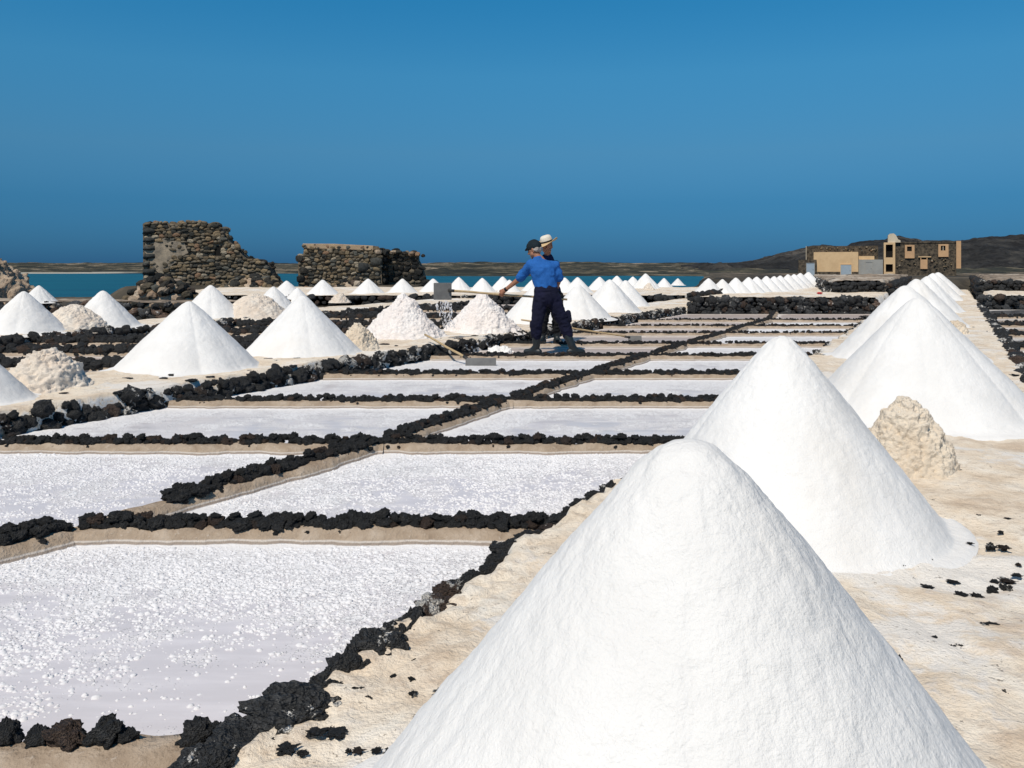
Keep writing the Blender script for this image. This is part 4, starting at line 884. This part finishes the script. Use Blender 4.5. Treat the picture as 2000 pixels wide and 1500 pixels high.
def head(c, fwd, up, s=1.0):
    c, f, u = Vector(c), Vector(fwd).normalized(), Vector(up).normalized(); u = (u - f * u.dot(f)).normalized(); r = f.cross(u)
    T = lambda a, b, h: tuple(c + (r * a + f * b + u * h) * s)
    caps = [(T(0, -.025, .035), T(0, .025, .03), .088 * s, .082 * s), (T(0, .03, .01), T(0, .045, -.07), .072 * s, .048 * s), (T(0, .05, -.075), T(0, .068, -.095), .040 * s, .026 * s), (T(-.03, .02, -.05), T(.03, .02, -.05), .052 * s, .052 * s),
            (T(0, .088, .02), T(0, .118, -.022), .013 * s, .018 * s), (T(-.018, .104, -.026), T(.018, .104, -.026), .012 * s, .012 * s), (T(-.028, .088, .032), T(.028, .088, .032), .016 * s, .016 * s), (T(-.020, .088, -.062), T(.020, .088, -.062), .011 * s, .011 * s),
            (T(-.083, -.008, .02), T(-.086, -.012, -.025), .020 * s, .013 * s), (T(.083, -.008, .02), T(.086, -.012, -.025), .020 * s, .013 * s)]
    return caps, T
def boot(o, ank, kn, toe, rk=.062):
    a, k, t = Vector(ank), Vector(kn), Vector(toe); d = (t - a); d.z = 0; d.normalize(); heel = a - d * .045
    top = a + (k - a) * .78; mid = a + (k - a) * .5
    h = Vector((heel.x, heel.y, .045)); m = Vector((a.x, a.y, .055)) + d * .07; tt = Vector((a.x, a.y, .040)) + d * .175
    bt = blob('boot', chain([tuple(top), tuple(mid), tuple(a + Vector((0, 0, .06)))], [rk * 1.12, rk * 1.08, rk * .92]) + chain([tuple(h), tuple(m), tuple(tt)], [.044, .050, .038]) + [(tuple(a + Vector((0, 0, .05))), tuple(m), .055, .048)], .009, M_BOOT, o, 5)
    sole = blob('sole', chain([(h.x, h.y, .014), (m.x, m.y, .014), (tt.x + d.x * .015, tt.y + d.y * .015, .014)], [.046, .052, .042], 1, 1), .009, M_BLACK, bt, 2)
    co = np.zeros(len(sole.data.vertices) * 3, np.float32); sole.data.vertices.foreach_get('co', co); co = co.reshape(-1, 3); co[:, 2] = np.clip(co[:, 2], .0, .022); sole.data.vertices.foreach_set('co', co.ravel()); sole.data.update()
    return bt
K = 1 / 127.0
def L1(px, py, y=0.0): return ((px - 1082) * K, y, (693 - py) * K)
o1 = P(1082, 693, 0.0)
man = empty('person', (o1[0], o1[1], .004), 'worker in a blue shirt, dark cap and rubber boots, seen from behind', 'person', 'salt workers')
hipc, wst, chs, nek = L1(1068, 577, .02), L1(1067, 562, .03), L1(1061, 530, .07), L1(1053, 507, .12)
shl, shr = L1(1037, 518, .10), L1(1086, 520, .09); ell, wrl, hnl = L1(1012, 548, .20), L1(988, 567, .27), L1(982, 572, .275); elr, wrr = L1(1093, 547, .12), L1(1083, 578, .26)
hl, hr_ = L1(1058, 582, .02), L1(1079, 582, .02); kl, kr = L1(1047, 635, -.03), L1(1103, 633, .05); al, ar = L1(1048, 683, .0), L1(1117, 683, .0); tl, tr = L1(1030, 692, .05), L1(1133, 692, .02)
hc = L1(1045, 489.5, .17); hcaps, T1 = head(hc, (-.86, .42, -.28), (-.25, .12, 1), .98)
poled = (Vector(tp) - Vector(tp))
body = hcaps + chain([tuple(Vector(hc) + Vector((.03, -.03, -.06))), nek], [.056, .062]) + chain([nek, chs], [.07, .14], 1.15, .8) + chain([chs, wst, hipc], [.15, .135, .145], 1.1, .75) + chain([shl, chs], [.065, .10]) + chain([shr, chs], [.065, .10])
body += chain([shl, ell, wrl], [.056, .043, .029]) + chain([shr, elr, wrr], [.056, .043, .029]) + chain([hl, kl, tuple(Vector(kl) * .45 + Vector(al) * .55)], [.085, .058, .048]) + chain([hr_, kr, tuple(Vector(kr) * .45 + Vector(ar) * .55)], [.085, .058, .048])
body += chain([wrl, tuple(Vector(hnl) + Vector((.02, 0, .01)))], [.030, .026]) + hand(hnl, (-.55, .05, -.75), (.1, .9, -.25), (-.75, .1, .5)) + hand(tuple(Vector(wrr) + Vector((0, .04, -.01))), (.2, .8, -.5), (0, -.3, -.9), (-.9, .1, 0))
blob('body', body, .0075, M_SKIN, man, 4)
for s in (-1, 1):
    ob('eye', blob('eye', [(T1(.033 * s, .092, .012), T1(.033 * s, .093, .012), .011, .011)], .004, M_EYE, None, 1).data, man) if False else blob('eye', [(T1(.033 * s, .090, .012), T1(.033 * s, .091, .012), .012, .012)], .004, M_EYE, man, 1)
def folds(a, f, seed):
    def g(co): return a * (1 - np.abs(fbm(co * np.array(f), 3, seed, .6)) * 2.2)
    return g
shirt = chain([tuple(Vector(nek) + Vector((0, -.01, -.02))), chs], [.080, .165], 1.18, .82) + chain([chs, wst, tuple(Vector(hipc) + Vector((0, 0, .05)))], [.180, .156, .134], 1.14, .80) + chain([shl, chs], [.084, .13]) + chain([shr, chs], [.084, .13]) + chain([shl, shr], [.08, .08])
shirt += chain([shl, tuple(Vector(shl) + (Vector(ell) - Vector(shl)) * .80)], [.080, .076]) + chain([shr, tuple(Vector(shr) + (Vector(elr) - Vector(shr)) * .85)], [.080, .072])
sh = blob('shirt', shirt, .011, M_SHIRT, man, 7, folds(.009, (4.5, 4.5, 5), 3))
blob('collar', chain([tuple(Vector(nek) + Vector((-.055, .0, .012))), tuple(Vector(nek) + Vector((0, -.045, .018))), tuple(Vector(nek) + Vector((.055, -.01, .012)))], [.026, .028, .026]), .008, M_SHIRT, sh, 3)
tro = chain([tuple(Vector(wst) + Vector((0, 0, -.075))), hipc], [.170, .172], 1.1, .84) + chain([tuple(Vector(wst) + Vector((0, 0, .0))), tuple(Vector(wst) + Vector((0, 0, -.06)))], [.10, .168], 1.12, .84) + chain([tuple(Vector(hipc) + Vector((0, -.02, -.03))), hl, kl, tuple(Vector(kl) + (Vector(al) - Vector(kl)) * .42)], [.15, .125, .098, .080]) + chain([tuple(Vector(hipc) + Vector((0, -.02, -.03))), hr_, kr, tuple(Vector(kr) + (Vector(ar) - Vector(kr)) * .42)], [.15, .125, .098, .080])
t_ = blob('trousers', tro, .011, M_TROUS, man, 6, folds(.009, (5, 5, 7), 8))
blob('pocket', [(tuple(Vector(kr) + Vector((.055, -.02, .17))), tuple(Vector(kr) + Vector((.075, -.02, .05))), .045, .042)], .011, M_TROUS, t_, 8)
bw = Vector(wst) + Vector((0, 0, -.045)); bv = []
for rz in ((.0, -.024), (.006, -.018), (.006, .018), (.0, .024)):
    bv += [tuple(bw + Vector(((.182 + rz[0]) * math.cos(q), (.140 + rz[0]) * math.sin(q), rz[1]))) for q in [2 * math.pi * k / 36 for k in range(36)]]
ob('belt', mk_mesh('belt', bv, grid_faces(4, 36, True), M_TROUS), t_)
boot(man, al, kl, tl); boot(man, ar, kr, tr)
cp = blob('cap', [(T1(0, -.03, .060), T1(0, .03, .068), .100, .092), (T1(0, -.02, .10), T1(0, .02, .10), .078, .074)], .008, M_CAPM, man, 4)
blob('brim', chain([T1(-.055, .095, .062), T1(0, .15, .048), T1(.055, .095, .062)], [.016, .016, .016]) + chain([T1(-.04, .10, .062), T1(0, .125, .056), T1(.04, .10, .062)], [.016, .016, .016]) + [(T1(-.03, .09, .064), T1(.03, .09, .064), .018, .018)], .007, M_CAPM, cp, 3)
blob('hair', [(T1(-.055, -.062, .00), T1(.055, -.062, .00), .042, .042), (T1(0, -.085, .01), T1(0, -.075, -.035), .040, .03), (T1(-.078, -.03, .005), T1(-.078, -.045, -.01), .022, .022), (T1(.078, -.03, .005), T1(.078, -.045, -.01), .022, .022)], .008, M_HAIR, man, 3, folds(.004, (40, 40, 40), 5))
wv = Vector(wrl); dv = (Vector(hnl) - Vector(ell)).normalized()
ob('wristwatch', MB().tube([wv - dv * .016, wv + dv * .016], .036, 16).mesh('wristwatch', M_BLACK, True), man)
# second worker, behind
K2 = 1 / 110.5
def L2_(px, py, y=0.0): return ((px - 1073) * K2, y, (671 - py) * K2)
o2 = P(1073, 671, 0.0)
man2 = empty('person', (o2[0], o2[1], .004), 'worker in a pale straw hat and dark clothes, standing behind the worker in blue', 'person', 'salt workers')
hipc, chs, nek = L2_(1076, 577, 0), L2_(1070, 528, -.02), L2_(1068, 505, -.05); shl, shr = L2_(1052, 516, -.05), L2_(1084, 519, .0)
ell, elr, wl2, wr2 = L2_(1050, 549, -.10), L2_(1084, 549, -.08), L2_(1058, 574, -.24), L2_(1082, 574, -.26)
hl, hr_, kl, kr, al, ar = L2_(1067, 580, 0), L2_(1087, 580, .02), L2_(1061, 625, -.05), L2_(1088, 625, .0), L2_(1060, 663, -.02), L2_(1087, 665, .02)
hc = L2_(1068, 484, -.08); hcaps, T2 = head(hc, (-.45, -.85, -.22), (-.12, -.2, 1), 1.02)
body = hcaps + chain([tuple(Vector(hc) + Vector((.02, .03, -.07))), nek], [.056, .062]) + chain([nek, chs, hipc], [.08, .14, .14], 1.15, .78) + chain([shl, chs], [.062, .10]) + chain([shr, chs], [.062, .10]) + chain([shl, ell, wl2], [.053, .041, .028]) + chain([shr, elr, wr2], [.053, .041, .028]) + chain([hl, kl, tuple(Vector(kl) * .45 + Vector(al) * .55)], [.085, .058, .048]) + chain([hr_, kr, tuple(Vector(kr) * .45 + Vector(ar) * .55)], [.085, .058, .048])
body += hand(tuple(Vector(wl2) + Vector((.01, -.045, -.02))), (.2, -.8, -.4), (.2, .2, -.9), (.9, .2, 0)) + hand(tuple(Vector(wr2) + Vector((-.01, -.045, -.02))), (-.2, -.8, -.4), (-.2, .2, -.9), (-.9, .2, 0))
blob('body', body, .0085, M_SKIN, man2, 4)
for s in (-1, 1): blob('eye', [(T2(.033 * s, .092, .012), T2(.033 * s, .093, .012), .012, .012)], .004, M_EYE, man2, 1)
M_NAVY = m_plain('navy_shirt', (.012, .022, .075), (.008, .015, .055), .9, 5, .02)
sh2 = chain([nek, chs], [.082, .165], 1.18, .85) + chain([chs, hipc], [.178, .16], 1.14, .82) + chain([shl, chs], [.082, .13]) + chain([shr, chs], [.082, .13]) + chain([shl, ell, tuple(Vector(ell) * .2 + Vector(wl2) * .8)], [.078, .062, .048]) + chain([shr, elr, tuple(Vector(elr) * .2 + Vector(wr2) * .8)], [.078, .062, .048])
blob('shirt', sh2, .011, M_NAVY, man2, 6, folds(.010, (5, 5, 9), 13))
tro = chain([tuple(Vector(hipc) + Vector((0, 0, .06))), hipc], [.158, .165], 1.1, .84) + chain([hipc, hl, kl, tuple(Vector(kl) * .5 + Vector(al) * .5)], [.15, .12, .095, .08]) + chain([hipc, hr_, kr, tuple(Vector(kr) * .5 + Vector(ar) * .5)], [.15, .12, .095, .08])
blob('trousers', tro, .011, M_BLACK, man2, 6, folds(.010, (6, 6, 9), 18))
boot(man2, al, kl, L2_(1052, 671, -.14)); boot(man2, ar, kr, L2_(1094, 671, -.14))
# straw hat: crown, curled brim, dark band
hatc = Vector(T2(0, -.01, .075)); uu = (Vector(T2(0, 0, 1)) - Vector(T2(0, 0, 0))).normalized(); uu = (uu + Vector((-.16, .05, 0))).normalized(); fx_ = (Vector(T2(0, 1, 0)) - Vector(T2(0, 0, 0))).normalized(); fx_ = (fx_ - uu * fx_.dot(uu)).normalized(); rx_ = fx_.cross(uu)
def hat_surface(prof, nseg=48):
    v = []; 
    for r, z, curl in prof:
        for k in range(nseg):
            a = 2 * math.pi * k / nseg; c, s_ = math.cos(a), math.sin(a); v.append(hatc + rx_ * (r * c) + fx_ * (r * 1.12 * s_) + uu * (z + curl * c * c - curl * .6 * s_ * s_))
    f = [(i * nseg + k, i * nseg + (k + 1) % nseg, (i + 1) * nseg + (k + 1) % nseg, (i + 1) * nseg + k) for i in range(len(prof) - 1) for k in range(nseg)]
    return v, f
v, f = hat_surface([(.100, .000, 0), (.102, .03, 0), (.098, .075, 0), (.086, .108, 0), (.06, .122, 0), (.03, .120, 0), (.001, .116, 0)])
hat = ob('hat', mk_mesh('hat', v, f, M_STRAWW), man2)
v, f = hat_surface([(.098, .002, 0), (.13, -.006, .004), (.165, -.008, .02), (.195, .0, .048), (.197, -.006, .048), (.165, -.014, .02), (.13, -.012, .004), (.098, -.006, 0)])
ob('brim', mk_mesh('brim', v, f, M_STRAW), hat)
v, f = hat_surface([(.1035, .006, 0), (.1055, .018, 0), (.1045, .032, 0)]); ob('hat_band', mk_mesh('hat_band', v, f, M_BLACK), hat)
print('stones', NSTONE, 'objects', len(bpy.data.objects))
